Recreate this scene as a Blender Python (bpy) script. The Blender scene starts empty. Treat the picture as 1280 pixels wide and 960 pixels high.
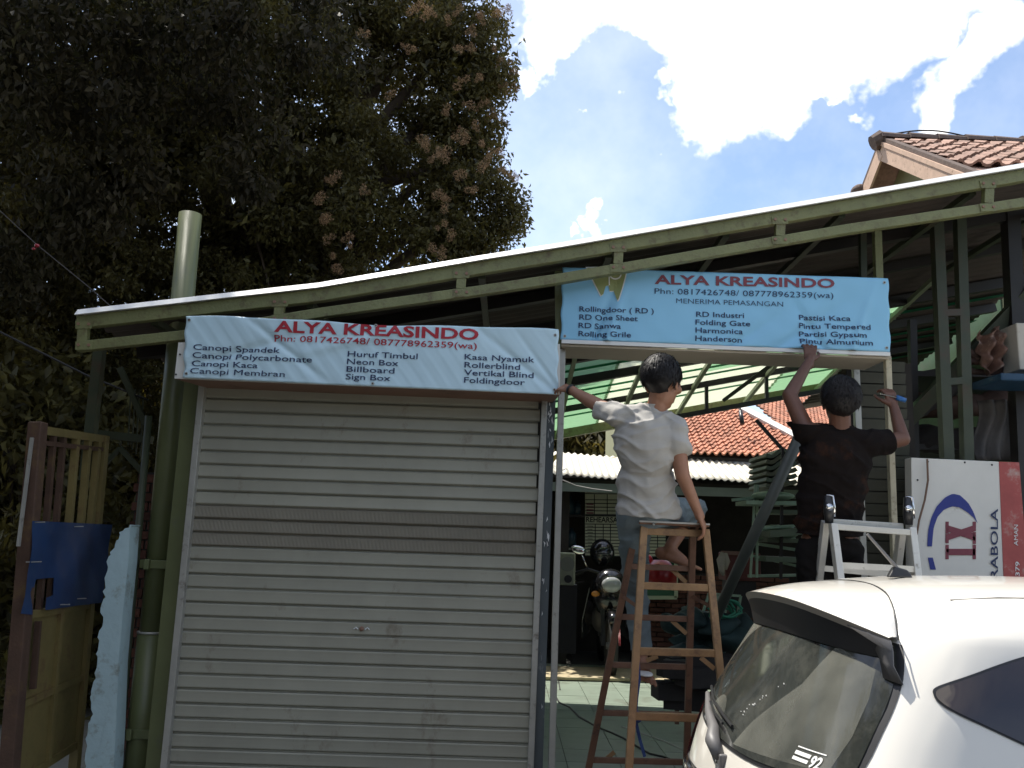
import bpy, bmesh, math, random
import numpy as np
from mathutils import Vector, Matrix, noise
random.seed(7); rng = np.random.default_rng(11)
SC = bpy.context.scene; COL = SC.collection
rad = math.radians
# ------------------------------------------------------------------ camera
FPX = 1060.0; PITCH = rad(10.5); ROLL = rad(1.9); EYE = Vector((0, 0, 1.62))
_F = Vector((0, math.cos(PITCH), math.sin(PITCH))); _U0 = Vector((0, -math.sin(PITCH), math.cos(PITCH))); _X0 = Vector((1, 0, 0))
CX = _X0*math.cos(ROLL) + _U0*math.sin(ROLL); CU = _U0*math.cos(ROLL) - _X0*math.sin(ROLL); CF = _F
cam = bpy.data.cameras.new('camera'); cam.sensor_width = 36; cam.lens = FPX/1280*36; cam.clip_end = 2000; cam.clip_start = .05
camo = bpy.data.objects.new('camera', cam); COL.objects.link(camo)
camo.matrix_world = Matrix(((CX.x, CU.x, -CF.x, EYE.x), (CX.y, CU.y, -CF.y, EYE.y), (CX.z, CU.z, -CF.z, EYE.z), (0, 0, 0, 1)))
SC.camera = camo
def ray(px, py): return CF + CX*((px-640)/FPX) + CU*((480-py)/FPX)
def P(px, py, Y):
    d = ray(px, py); return EYE + d*(Y/d.y)
# ------------------------------------------------------------------ light
SUN_EL = 66.0; SUN_DIR = Vector((-0.28, 0.30, 0)).normalized()*math.cos(rad(SUN_EL)) + Vector((0, 0, math.sin(rad(SUN_EL))))
sl = bpy.data.lights.new('sun', 'SUN'); sl.energy = 4.6; sl.angle = rad(.5); sl.color = (1, .95, .86)
so = bpy.data.objects.new('sun', sl); COL.objects.link(so); so.rotation_euler = (-SUN_DIR).to_track_quat('-Z', 'Y').to_euler()
so.location = (0, 0, 20)
SC.view_settings.view_transform = 'Standard'; SC.view_settings.look = 'None'; SC.view_settings.gamma = 1; SC.view_settings.exposure = 0.66
W = bpy.data.worlds.new('World'); SC.world = W; W.use_nodes = True
nt = W.node_tree; nt.nodes.clear(); N = nt.nodes.new; L = nt.links.new
def math_n(op, a, b=None, c=None, tree=None, clamp=False):
    t = tree or nt; n = t.nodes.new('ShaderNodeMath'); n.operation = op; n.use_clamp = clamp
    for i, v in enumerate((a, b, c)):
        if v is None: continue
        if isinstance(v, (int, float)): n.inputs[i].default_value = v
        else: t.links.new(v, n.inputs[i])
    return n.outputs[0]
tc = N('ShaderNodeTexCoord'); gen = tc.outputs['Generated']
sky = N('ShaderNodeTexSky'); sky.sky_type = 'NISHITA'; sky.sun_disc = False
sky.sun_elevation = rad(SUN_EL); sky.sun_rotation = math.atan2(SUN_DIR.x, SUN_DIR.y); sky.air_density = 1.0; sky.dust_density = .6; sky.ozone_density = 1.6
def wnoise(scale, detail, rough=.55, vec=gen):
    n = N('ShaderNodeTexNoise'); n.inputs['Scale'].default_value = scale; n.inputs['Detail'].default_value = detail; n.inputs['Roughness'].default_value = rough
    L(vec, n.inputs['Vector']); return n
warp = wnoise(7, 5, .6)
sub = N('ShaderNodeVectorMath'); sub.operation = 'SUBTRACT'; L(warp.outputs['Color'], sub.inputs[0]); sub.inputs[1].default_value = (.5, .5, .5)
scl = N('ShaderNodeVectorMath'); scl.operation = 'SCALE'; L(sub.outputs[0], scl.inputs[0]); scl.inputs['Scale'].default_value = .24
wv = N('ShaderNodeVectorMath'); wv.operation = 'ADD'; L(gen, wv.inputs[0]); L(scl.outputs[0], wv.inputs[1])
blobs = [(690, 5, 75), (760, -20, 110), (790, 75, 52), (850, 20, 120), (880, 95, 78), (960, 60, 110), (1010, 110, 60), (1060, 40, 80), (830, 150, 30), (668, 88, 30), (700, 45, 40), (745, 290, 22), (712, 292, 20), (650, 30, 40), (930, -80, 220), (1040, 150, 14),
         (1180, -60, 90), (1130, 20, 50), (1205, 75, 62), (1175, 125, 52), (1235, 50, 52), (735, 132, 14), (665, 75, 28), (1160, 150, 18), (705, 288, 9), (745, 298, 14), (770, 200, 9)]
best = None
for bx, by, br in blobs:
    d = ray(bx, by).normalized(); r = br/FPX*.84
    dn = N('ShaderNodeVectorMath'); dn.operation = 'DISTANCE'; L(wv.outputs[0], dn.inputs[0]); dn.inputs[1].default_value = d
    s = math_n('SUBTRACT', 1.0, math_n('DIVIDE', dn.outputs['Value'], r))       # 1 centre .. 0 rim
    s = math_n('MULTIPLY', s, min(1.0, .55 + br/110))
    best = s if best is None else math_n('MAXIMUM', best, s)
fine = wnoise(16, 8, .62)
blobm = math_n('ADD', best, math_n('MULTIPLY', math_n('SUBTRACT', fine.outputs['Fac'], .5), 1.25))
mr = N('ShaderNodeMapRange'); mr.interpolation_type = 'SMOOTHSTEP'; L(blobm, mr.inputs['Value']); mr.inputs['From Min'].default_value = -.26; mr.inputs['From Max'].default_value = .42
# everywhere else the same broken cumulus goes on
gen_n = wnoise(2.4, 9, .6); gm = N('ShaderNodeMapRange'); gm.interpolation_type = 'SMOOTHSTEP'; L(gen_n.outputs['Fac'], gm.inputs['Value']); gm.inputs['From Min'].default_value = .50; gm.inputs['From Max'].default_value = .68
cen = ray(900, 200).normalized(); dd = N('ShaderNodeVectorMath'); dd.operation = 'DISTANCE'; L(gen, dd.inputs[0]); dd.inputs[1].default_value = cen
far = N('ShaderNodeMapRange'); L(dd.outputs['Value'], far.inputs['Value']); far.inputs['From Min'].default_value = .42; far.inputs['From Max'].default_value = .6
mask = math_n('MAXIMUM', math_n('POWER', mr.outputs[0], 1.9), math_n('MULTIPLY', gm.outputs[0], far.outputs[0]))
thin = wnoise(3.2, 6, .6); th = N('ShaderNodeMapRange'); L(thin.outputs['Fac'], th.inputs['Value']); th.inputs['From Min'].default_value = .38; th.inputs['From Max'].default_value = .75; th.inputs['To Min'].default_value = .03; th.inputs['To Max'].default_value = .36
mask = math_n('MAXIMUM', mask, th.outputs[0])
bg1 = N('ShaderNodeBackground'); L(sky.outputs[0], bg1.inputs[0]); bg1.inputs[1].default_value = .135
bg2 = N('ShaderNodeBackground'); bg2.inputs[0].default_value = (1.0, .985, .96, 1); bg2.inputs[1].default_value = 1.15
mx = N('ShaderNodeMixShader'); L(mask, mx.inputs[0]); L(bg1.outputs[0], mx.inputs[1]); L(bg2.outputs[0], mx.inputs[2])
wo = N('ShaderNodeOutputWorld'); L(mx.outputs[0], wo.inputs[0])

# ------------------------------------------------------------------ materials
MATS = {}
def mat(name, col, rough=.6, metal=0.0, var=.12, vscale=6.0, bump=0.0, bscale=60.0, dirt=None, dirt_amt=.0, dscale=3.0, coat=0.0, spec=.5, transl=None, stretch=None, island=0.0, coords='Object', orand=0.0):
    if name in MATS: return MATS[name]
    m = bpy.data.materials.new(name); m.use_nodes = True; t = m.node_tree; t.nodes.clear(); n = t.nodes.new; k = t.links.new
    out = n('ShaderNodeOutputMaterial'); b = n('ShaderNodeBsdfPrincipled')
    b.inputs['Roughness'].default_value = rough; b.inputs['Metallic'].default_value = metal; b.inputs['Specular IOR Level'].default_value = spec
    b.inputs['Coat Weight'].default_value = coat; b.inputs['Coat Roughness'].default_value = .04
    c = n('ShaderNodeTexCoord'); v = n('ShaderNodeNewGeometry').outputs['Position'] if coords == 'World' else c.outputs[coords]
    if stretch:
        mp = n('ShaderNodeMapping'); mp.inputs['Scale'].default_value = stretch; k(v, mp.inputs[0]); v = mp.outputs[0]
    nz = n('ShaderNodeTexNoise'); nz.inputs['Scale'].default_value = vscale; nz.inputs['Detail'].default_value = 6; nz.inputs['Roughness'].default_value = .65; k(v, nz.inputs['Vector'])
    rp = n('ShaderNodeMapRange'); k(nz.outputs['Fac'], rp.inputs['Value']); rp.inputs['From Min'].default_value = .25; rp.inputs['From Max'].default_value = .75
    rp.inputs['To Min'].default_value = 1-var; rp.inputs['To Max'].default_value = 1+var
    fac = rp.outputs[0]
    if island:
        g = n('ShaderNodeNewGeometry'); r2 = n('ShaderNodeMapRange'); k(g.outputs['Random Per Island'], r2.inputs['Value']); r2.inputs['To Min'].default_value = 1-island; r2.inputs['To Max'].default_value = 1+island
        fac = math_n('MULTIPLY', fac, r2.outputs[0], tree=t)
    if orand:
        oi = n('ShaderNodeObjectInfo'); r3 = n('ShaderNodeMapRange'); k(oi.outputs['Random'], r3.inputs['Value']); r3.inputs['To Min'].default_value = 1-orand; r3.inputs['To Max'].default_value = 1+orand
        fac = math_n('MULTIPLY', fac, r3.outputs[0], tree=t)
    vm = n('ShaderNodeVectorMath'); vm.operation = 'SCALE'; vm.inputs[0].default_value = col[:3]; k(fac, vm.inputs['Scale'])
    cc = vm.outputs[0]
    if dirt:
        dz = n('ShaderNodeTexNoise'); dz.inputs['Scale'].default_value = dscale; dz.inputs['Detail'].default_value = 9; dz.inputs['Roughness'].default_value = .7; k(v, dz.inputs['Vector'])
        dr = n('ShaderNodeMapRange'); k(dz.outputs['Fac'], dr.inputs['Value']); dr.inputs['From Min'].default_value = .62-.25*dirt_amt; dr.inputs['From Max'].default_value = .72
        mc = n('ShaderNodeMix'); mc.data_type = 'RGBA'; k(dr.outputs[0], mc.inputs['Factor']); k(cc, mc.inputs['A']); mc.inputs['B'].default_value = (*dirt, 1); cc = mc.outputs['Result']
    k(cc, b.inputs['Base Color'])
    if bump:
        bz = n('ShaderNodeTexNoise'); bz.inputs['Scale'].default_value = bscale; bz.inputs['Detail'].default_value = 5; k(v, bz.inputs['Vector'])
        bp = n('ShaderNodeBump'); bp.inputs['Strength'].default_value = bump; bp.inputs['Distance'].default_value = .01; k(bz.outputs['Fac'], bp.inputs['Height']); k(bp.outputs[0], b.inputs['Normal'])
    sh = b.outputs[0]
    if transl:
        tr = n('ShaderNodeBsdfTranslucent'); tr.inputs[0].default_value = (*transl[0], 1); ms = n('ShaderNodeMixShader'); ms.inputs[0].default_value = transl[1]; k(sh, ms.inputs[1]); k(tr.outputs[0], ms.inputs[2]); sh = ms.outputs[0]
    k(sh, out.inputs[0]); MATS[name] = m; m['_p'] = 0; return m
def tweak(m): return m.node_tree
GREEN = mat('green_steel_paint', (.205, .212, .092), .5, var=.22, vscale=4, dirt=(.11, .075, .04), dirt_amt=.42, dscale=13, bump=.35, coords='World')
GREEN_D = mat('shaded_green_steel_paint', (.048, .058, .032), .5, var=.2, dirt=(.07, .04, .025), dirt_amt=.3)  # green steel darkened in its colour to deepen the shadow under the canopy
PIPE = mat('green_pipe_paint', (.125, .14, .06), .38, var=.14, vscale=3, dirt=(.11, .12, .07), dirt_amt=.2, dscale=5)
GALV = mat('galvanised_slat', (.365, .355, .288), .45, metal=.2, var=.10, vscale=2.2, dirt=(.22, .19, .14), dirt_amt=.12, dscale=3.2, stretch=(1.3, 1, .8), coords='World', orand=.05)
RAIL = mat('dull_aluminium_rail', (.44, .43, .39), .4, metal=.4, var=.12, vscale=8, dirt=(.2, .18, .15), dirt_amt=.2, dscale=12)
DARKPOST = mat('blue_grey_post_with_paint_smears', (.085, .10, .105), .5, var=.25, dirt=(.4, .4, .38), dirt_amt=.05, dscale=14, stretch=(1, 1, .35))
PRIMER = mat('red_brown_primer', (.28, .16, .11), .6, var=.15, dirt=(.1, .06, .04), dirt_amt=.2)
WHITE = mat('white_panel', (.74, .72, .66), .5, var=.05, dirt=(.35, .3, .24), dirt_amt=.02, dscale=7)
SHEETEDGE = mat('white_sheet_edge', (.78, .78, .76), .4, var=.05)
ROOFUNDER = mat('shaded_weathered_roof_sheet', (.075, .058, .046), .7, var=.35, vscale=3, dirt=(.06, .04, .03), dirt_amt=.4)  # weathered sheet, base colour darkened to deepen the shadow beneath the canopy
TRGREEN = mat('green_translucent_sheet', (.03, .25, .13), .4, var=.15, vscale=4, transl=((.08, .45, .25), .6))
TRWHITE = mat('clear_translucent_sheet', (.65, .72, .6), .4, var=.12, vscale=4, transl=((.80, .82, .72), .72))
TRPALE = mat('pale_green_translucent_sheet', (.5, .6, .5), .4, var=.15, vscale=4, transl=((.50, .66, .50), .72))
PALEST = mat('pale_green_rafter_paint', (.30, .34, .22), .5, var=.15)
BLACKST = mat('dark_steel', (.020, .016, .014), .5, var=.3)
YEL = mat('yellow_gate_paint', (.19, .145, .05), .55, var=.25, dirt=(.12, .06, .03), dirt_amt=.3, dscale=6)
RUST = mat('rusty_gate_post', (.085, .045, .028), .75, var=.3, dirt=(.17, .11, .03), dirt_amt=.3, bump=.3)
BLUEP = mat('blue_plastic_sheet', (.011, .040, .125), .45, var=.2, vscale=5, bump=.2, bscale=12)
PALEBLUE = mat('pale_blue_plaster', (.44, .58, .60), .85, var=.08, dirt=(.20, .19, .14), dirt_amt=.3, dscale=7, bump=.3, bscale=30)
BRICKM = mat('old_red_brick', (.12, .05, .035), .9, var=.35, bump=.5, bscale=30, coords='World', orand=.35)
CONC = mat('worn_concrete', (.24, .23, .20), .9, var=.2, vscale=1.5, dirt=(.13, .12, .10), dirt_amt=.3, dscale=2, bump=.4, bscale=40)
TILEF = mat('green_grey_floor_tile', (.24, .29, .235), .32, var=.14, vscale=4, dirt=(.14, .14, .11), dirt_amt=.35, dscale=2.2, coords='World', orand=.05)
GROUT = mat('dark_grout', (.05, .05, .045), .9)
PLYW = mat('dusty_board', (.42, .35, .22), .8, var=.2, dirt=(.2, .15, .09), dirt_amt=.3)
ORG = mat('varnished_ladder_steel', (.29, .165, .072), .5, var=.3, vscale=9, dirt=(.13, .07, .04), dirt_amt=.35, dscale=12, bump=.2)
ORGD = mat('dark_ladder_steel', (.17, .085, .05), .6, var=.3, vscale=9, dirt=(.05, .03, .025), dirt_amt=.3, dscale=12, bump=.2)  # darker brown, used on the rear legs, rungs and top board
ALU = mat('scuffed_aluminium', (.58, .57, .53), .38, metal=.35, var=.12, dirt=(.2, .18, .14), dirt_amt=.1, dscale=18)
BLKPL = mat('black_plastic', (.018, .018, .02), .4, var=.2)
GREYPL = mat('grey_plastic', (.13, .125, .125), .5, var=.1)
PAINT = mat('white_car_paint', (.80, .765, .69), .28, var=.01, coat=.8)
RED = mat('red_lens', (.35, .015, .03), .12, var=.1, coat=1)
CHROME = mat('chrome', (.7, .7, .7), .12, metal=1, var=.02)
RUBBER = mat('black_rubber', (.02, .02, .02), .7)
SKIN = mat('tan_skin', (.33, .16, .095), .5, var=.12, vscale=20, bump=.08, bscale=120)
SKIND = mat('shaded_tan_skin', (.135, .058, .035), .5, var=.12, vscale=20, bump=.08, bscale=120)  # tan skin darkened to put the canopy shade into its colour
HAIR = mat('black_hair', (.010, .008, .008), .5, var=.3, spec=.3)
SHIRT = mat('light_grey_cotton', (.44, .42, .385), .9, var=.05, vscale=5, bump=.25, bscale=220)
SHIRTD = mat('black_brown_cotton', (.009, .0065, .006), .95, spec=.15, var=.35, vscale=5, dirt=(.06, .024, .012), dirt_amt=.3, dscale=3.5, bump=.3, bscale=220)
JEANS = mat('faded_blue_denim', (.17, .215, .235), .85, var=.28, vscale=7, bump=.4, bscale=260)
TROUS = mat('black_trousers', (.010, .009, .009), .95, spec=.15, var=.2)
TILER = mat('terracotta_tile', (.46, .20, .125), .8, var=.25, vscale=9, dirt=(.18, .10, .07), dirt_amt=.25, dscale=5, island=.28)
TILEO = mat('old_roof_tile', (.31, .19, .145), .85, var=.3, vscale=14, dirt=(.13, .09, .07), dirt_amt=.3, dscale=9, coords='World', orand=.3)
RIDGE = mat('weathered_ridge_mortar', (.12, .085, .07), .9, var=.35, vscale=14, bump=.5)
ZINC = mat('pale_corrugated_sheet', (.66, .62, .50), .5, var=.1, dirt=(.3, .2, .12), dirt_amt=.2, dscale=3)
PINKW = mat('faded_pink_bargeboard', (.55, .38, .28), .8, var=.14, vscale=10, dirt=(.22, .14, .09), dirt_amt=.2, dscale=14)
OLIVEW = mat('olive_green_wall', (.27, .27, .155), .9, var=.08)
WALLG = mat('grey_green_wall', (.10, .17, .10), .9, var=.15, dirt=(.07, .08, .05), dirt_amt=.2)
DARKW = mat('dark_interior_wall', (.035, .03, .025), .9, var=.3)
BARK = mat('tree_bark', (.07, .05, .035), .95, var=.35, bump=.8, bscale=20)
LEAF = mat('dark_tree_leaf', (.076, .068, .025), .5, spec=.26, var=.45, vscale=.9, island=.7, transl=((.24, .19, .04), .28))
LEAFN = mat('dull_drooping_leaf', (.036, .028, .014), .55, spec=.12, var=.3, vscale=1.5, island=.5, transl=((.07, .08, .03), .15))
FLOW = mat('dry_pinkish_blossom', (.40, .25, .14), .9, var=.3, island=.5, transl=((.5, .35, .2), .2))
NAVY = mat('navy_print', (.02, .035, .10), .6, var=.05)
REDP = mat('red_print', (.42, .02, .035), .6, var=.05)
MAROON = mat('maroon_print', (.23, .055, .075), .6, var=.1)
BANN1 = mat('pale_blue_banner_vinyl', (.58, .78, .87), .42, var=.03, vscale=3)
BANN2 = mat('sky_blue_banner_vinyl', (.28, .60, .84), .42, var=.03, vscale=3)
WPRINT = mat('white_print', (.8, .8, .78), .6, var=.02)
OLIVEP = mat('olive_print', (.30, .33, .13), .6, var=.04)
BLUEPR = mat('royal_blue_print', (.03, .045, .25), .6, var=.1)
BLKPR = mat('black_print', (.02, .02, .02), .6)
CABLE = mat('black_cable', (.02, .018, .016), .6)
BLUECL = mat('blue_cloth', (.03, .06, .18), .8, var=.3)

# ------------------------------------------------------------------ mesh helpers
OFF = {}
def put(o, parent=None, label=None, cat=None, group=None, kind=None):
    COL.objects.link(o)
    if parent: o.parent = parent
    if label: o['label'] = label
    if cat: o['category'] = cat
    if group: o['group'] = group
    if kind: o['kind'] = kind
    return o
def thing(name, label, cat, loc=(0, 0, 0), group=None, rotz=0):
    o = bpy.data.objects.new(name, None); o.empty_display_size = .1; o.location = loc; o.rotation_euler = (0, 0, rotz)
    OFF[o.name] = Vector(loc); return put(o, None, label, cat, group)
class MB:
    def __init__(s): s.v = []; s.f = []
    def add(s, vs, fs):
        b = len(s.v); s.v += [tuple(v) for v in vs]; s.f += [tuple(i+b for i in f) for f in fs]; return s
    def box(s, c, d, rz=0, M=None):
        R = M or Matrix.Rotation(rz, 3, 'Z'); c = Vector(c)
        vs = [c + R @ Vector((x*d[0]/2, y*d[1]/2, z*d[2]/2)) for x in (-1, 1) for y in (-1, 1) for z in (-1, 1)]
        return s.add(vs, [(0, 1, 3, 2), (4, 6, 7, 5), (0, 4, 5, 1), (2, 3, 7, 6), (0, 2, 6, 4), (1, 5, 7, 3)])
    def bar(s, p, q, w, h=None, up=(0, 1, 0)):
        """box from p to q; w across in the plane, h along `up`"""
        p = Vector(p); q = Vector(q); h = h or w; d = (q-p).normalized(); u = Vector(up); u = (u - d*u.dot(d)).normalized(); a = d.cross(u)
        vs = [e + a*(i*w/2) + u*(j*h/2) for e in (p, q) for i, j in ((-1, -1), (1, -1), (1, 1), (-1, 1))]
        return s.add(vs, [(3, 2, 1, 0), (4, 5, 6, 7), (0, 1, 5, 4), (1, 2, 6, 5), (2, 3, 7, 6), (3, 0, 4, 7)])
    def tube(s, pts, r, n=10, cap=True):
        pts = [Vector(p) for p in pts]; rs = r if isinstance(r, (list, tuple)) else [r]*len(pts); vs = []; prev = None
        for i, p in enumerate(pts):
            d = (pts[min(i+1, len(pts)-1)] - pts[max(i-1, 0)]).normalized()
            if prev is None: u = d.orthogonal().normalized()
            else: u = (prev - d*prev.dot(d)).normalized()
            prev = u; w = d.cross(u)
            vs += [p + (u*math.cos(2*math.pi*k/n) + w*math.sin(2*math.pi*k/n))*rs[i] for k in range(n)]
        fs = [(i*n+k, i*n+(k+1) % n, (i+1)*n+(k+1) % n, (i+1)*n+k) for i in range(len(pts)-1) for k in range(n)]
        if cap: fs += [tuple(range(n-1, -1, -1)), tuple((len(pts)-1)*n+k for k in range(n))]
        return s.add(vs, fs)
    def ell(s, c, r, M=None, nu=16, nv=10):
        c = Vector(c); R = M or Matrix.Identity(3); r = Vector(r) if hasattr(r, '__len__') else Vector((r, r, r)); vs = []
        for j in range(1, nv):
            a = math.pi*j/nv
            for i in range(nu):
                b = 2*math.pi*i/nu; vs.append(c + R @ Vector((r.x*math.sin(a)*math.cos(b), r.y*math.sin(a)*math.sin(b), r.z*math.cos(a))))
        vs += [c + R @ Vector((0, 0, r.z)), c - R @ Vector((0, 0, r.z))]; t = len(vs)-2
        fs = [(j*nu+i, (j+1)*nu+i, (j+1)*nu+(i+1) % nu, j*nu+(i+1) % nu) for j in range(nv-2) for i in range(nu)]
        fs += [(t, i, (i+1) % nu) for i in range(nu)] + [(t+1, (nv-2)*nu+(i+1) % nu, (nv-2)*nu+i) for i in range(nu)]
        return s.add(vs, fs)
    def prism(s, poly, thick):
        """poly: 3-D points; thick: vector"""
        n = len(poly); t = Vector(thick); vs = [Vector(p) for p in poly] + [Vector(p)+t for p in poly]
        return s.add(vs, [tuple(range(n)), tuple(range(2*n-1, n-1, -1))] + [(i, i+n, (i+1) % n+n, (i+1) % n) for i in range(n)])
    def grid(s, fn, nu, nv):
        vs = [fn(i/nu, j/nv) for j in range(nv+1) for i in range(nu+1)]
        return s.add(vs, [(j*(nu+1)+i, j*(nu+1)+i+1, (j+1)*(nu+1)+i+1, (j+1)*(nu+1)+i) for j in range(nv) for i in range(nu)])
    def mesh(s, name, m, off=None, smooth=False):
        me = bpy.data.meshes.new(name); vs = s.v if off is None else [(v[0]-off.x, v[1]-off.y, v[2]-off.z) for v in s.v]
        me.from_pydata(vs, [], s.f)
        bm = bmesh.new(); bm.from_mesh(me); bmesh.ops.recalc_face_normals(bm, faces=bm.faces); bm.to_mesh(me); bm.free()
        me.materials.append(m)
        if smooth: me.shade_smooth() if smooth is True else None
        if smooth is True: me.polygons.foreach_set('use_smooth', [True]*len(me.polygons))
        return me
    def build(s, name, m, parent=None, smooth=False, bevel=0, solid=0, local=False, **kw):
        off = None
        top = parent
        if parent is not None and not local:
            off = Vector((0, 0, 0)); a = parent
            while a: off += a.location; a = a.parent
        if parent is None:                                 # a thing that is one mesh gets its origin at its base
            xs = np.array(s.v); off = Vector((float(xs[:, 0].mean()), float(xs[:, 1].mean()), float(xs[:, 2].min())))
        o = bpy.data.objects.new(name, s.mesh(name, m, off, smooth))
        if parent is None: o.location = off
        if solid: md = o.modifiers.new('solid', 'SOLIDIFY'); md.thickness = solid; md.offset = 0
        if bevel: md = o.modifiers.new('bevel', 'BEVEL'); md.width = bevel; md.segments = 2; md.limit_method = 'ANGLE'
        return put(o, parent, **kw)
def B(name, m, parent, *bars, **kw):
    b = MB()
    for a in bars: b.bar(*a)
    return b.build(name, m, parent, **kw)
def bm_from(vs, fs):
    bm = bmesh.new(); vv = [bm.verts.new(v) for v in vs]
    for f in fs: bm.faces.new([vv[i] for i in f])
    return bm
def cut_grid(bm, axis, lo, hi, step):
    x = lo + step
    while x < hi:
        n = [0, 0, 0]; n[axis] = 1; c = [0, 0, 0]; c[axis] = x
        bmesh.ops.bisect_plane(bm, geom=bm.verts[:]+bm.edges[:]+bm.faces[:], plane_co=c, plane_no=n, dist=1e-6); x += step
def bm_obj(bm, name, m, parent=None, smooth=False, **kw):
    me = bpy.data.meshes.new(name); bm.to_mesh(me); bm.free(); me.materials.append(m)
    if smooth: me.polygons.foreach_set('use_smooth', [True]*len(me.polygons))
    o = bpy.data.objects.new(name, me)
    if parent is None:
        pass
    return put(o, parent, **kw)
def polymap(poly, stepx, stepy, fn):
    bm = bm_from([(x, y, 0) for x, y in poly], [tuple(range(len(poly)))])
    xs = [p[0] for p in poly]; ys = [p[1] for p in poly]
    cut_grid(bm, 0, min(xs), max(xs), stepx); cut_grid(bm, 1, min(ys), max(ys), stepy)
    for v in bm.verts: v.co = fn(v.co.x, v.co.y)
    return bm
def evaluated(o):
    bpy.context.view_layer.update(); dg = bpy.context.evaluated_depsgraph_get(); me = bpy.data.meshes.new_from_object(o.evaluated_get(dg)); return me
def text_bm(s, bold=.0, spacing=1.0):
    cu = bpy.data.curves.new('t', 'FONT'); cu.body = s; cu.size = 1; thick = 'M' in s and bold > 0; cu.offset = 0 if thick else bold; cu.space_character = spacing; cu.resolution_u = 3
    o = bpy.data.objects.new('t', cu); COL.objects.link(o); me = evaluated(o); bm = bmesh.new(); bm.from_mesh(me)
    if thick:                                   # this glyph does not fill when offset: embolden with shifted copies
        base_ = bm.faces[:]
        for k, (dx, dy) in enumerate(((-1, .6), (1, .6), (-1, -.6), (1, -.6))):
            d = bmesh.ops.duplicate(bm, geom=base_)
            for v in [g for g in d['geom'] if isinstance(g, bmesh.types.BMVert)]: v.co += Vector((dx*bold*.045, dy*bold*.8, .0003*(k+1)))
    bpy.data.objects.remove(o); bpy.data.meshes.remove(me); bpy.data.curves.remove(cu)
    xs = [v.co.x for v in bm.verts]; x0, x1 = min(xs), max(xs)
    for v in bm.verts: v.co.x = (v.co.x-x0)/(x1-x0); v.co.y = v.co.y/.7       # x 0..1, cap height 1
    return bm
def flat_text(s, p0, p1, cap, up, nrm, m, parent, bold=0, name='lettering', fn=None, spacing=1.0, local_off=None):
    """p0,p1 baseline ends, cap height vector up*cap"""
    bm = text_bm(s, bold, spacing); p0 = Vector(p0); p1 = Vector(p1)
    if fn: cut_grid(bm, 0, 0, 1, .016/(p1-p0).length); cut_grid(bm, 1, -.3, 1.1, .35)
    off = Vector((0, 0, 0)); a = parent
    while a: off += a.location; a = a.parent
    for v in bm.verts:
        zz = v.co.z; q = p0 + (p1-p0)*v.co.x + Vector(up)*(cap*v.co.y)
        q = (q + Vector(nrm)*.003 if not fn else fn(q)) + Vector(nrm)*zz
        v.co = q - off
    return bm_obj(bm, name, m, parent)

# ------------------------------------------------------------------ setting: ground and floor
road = MB(); road.grid(lambda u, v: Vector((-60+120*u, -9+12.6*v, -.008)), 24, 6); road.build('road', mat('street_asphalt', (.055, .054, .052), .9, var=.2, bump=.5, bscale=80), kind='structure')  # dark street added out of view to cut light bounced onto the shutter
g = MB(); g.grid(lambda u, v: Vector((-150+300*u, -60+360*v, -.03)), 30, 36); g.build('ground', CONC, kind='structure')
fl = MB(); fl.box((1.2, 9.2, -.012), (6.4, 11.2, .024)); flo = fl.build('floor', GROUT, kind='structure')
tm = MB(); tm.box((0, 0, .006), (.394, .394, .012)); tile_me = tm.mesh('floor_tile', TILEF)
for i in range(8):
    for j in range(17):
        o = bpy.data.objects.new('floor_tile', tile_me); o.location = Vector((-.1+i*.4, 5.35+j*.4, .0)) - flo.location + Vector((0, 0, 0.001+random.uniform(-.0008, .0008))); o.rotation_euler = (random.uniform(-.003, .003), random.uniform(-.003, .003), 0)
        put(o, flo)
bd = MB(); bd.box((1.25, 11.0, .04), (2.6, .9, .03), .06); bd.build('floor_board', PLYW, label='dusty plywood boards lying on the floor beyond the green tiles', cat='board')

# ------------------------------------------------------------------ canopy
YB = 4.78
topc = [(98, 404), (230, 389), (400, 370), (600, 336), (700, 320), (1060, 258), (1280, 220), (1420, 197)]
botc = [(98, 434), (230, 420), (400, 392), (600, 364), (700, 349), (1060, 287), (1280, 254), (1420, 232)]
can = thing('canopy', 'long sloping green steel canopy with pale roof sheets over the yard', 'canopy', P(640, 700, YB)*1.0)
def chord(name, pts, w):
    b = MB(); q = [P(x, y, YB) for x, y in pts]
    for a, c in zip(q[:-1], q[1:]): b.bar(a, c+(c-a).normalized()*.004, w, .05)
    return b.build(name, GREEN, can, bevel=.004)
chord('top_chord', topc, .075); chord('bottom_chord', botc, .058)
def yat(pts, x): return float(np.interp(x, [p[0] for p in pts], [p[1] for p in pts]))
for x in (105, 350, 577, 773, 975, 1235):
    a = P(x, yat(topc, x)+6, YB-.003); c = P(x-1, yat(botc, x)-5, YB-.003)
    B('strut', GREEN, can, (a, c, .055, .046), bevel=.003)
boltm = MB(); boltm.tube([(0, 0, 0), (0, -.006, 0)], .009, 8); bolt_me = boltm.mesh('bolt', PRIMER)
for x in (105, 350, 577, 773, 975, 1235):
    for pl, dy in ((topc, 2), (botc, -2)):
        c = P(x, yat(pl, x)+dy, YB-.027); b = MB(); b.prism([c+Vector((-.045, 0, -.03)), c+Vector((.045, 0, -.025)), c+Vector((.05, 0, .022)), c+Vector((-.05, 0, .018))], (0, -.004, 0)); b.build('gusset_plate', GREEN, can)
        for sx in (-.03, .03): o = bpy.data.objects.new('bolt', bolt_me); o.location = c+Vector((sx, -.004, 0))-can.location; put(o, can)
zx = [P(x, y, YB) for x, y in topc]; ZX = [p.x for p in zx]; ZZ = [p.z for p in zx]
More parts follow.
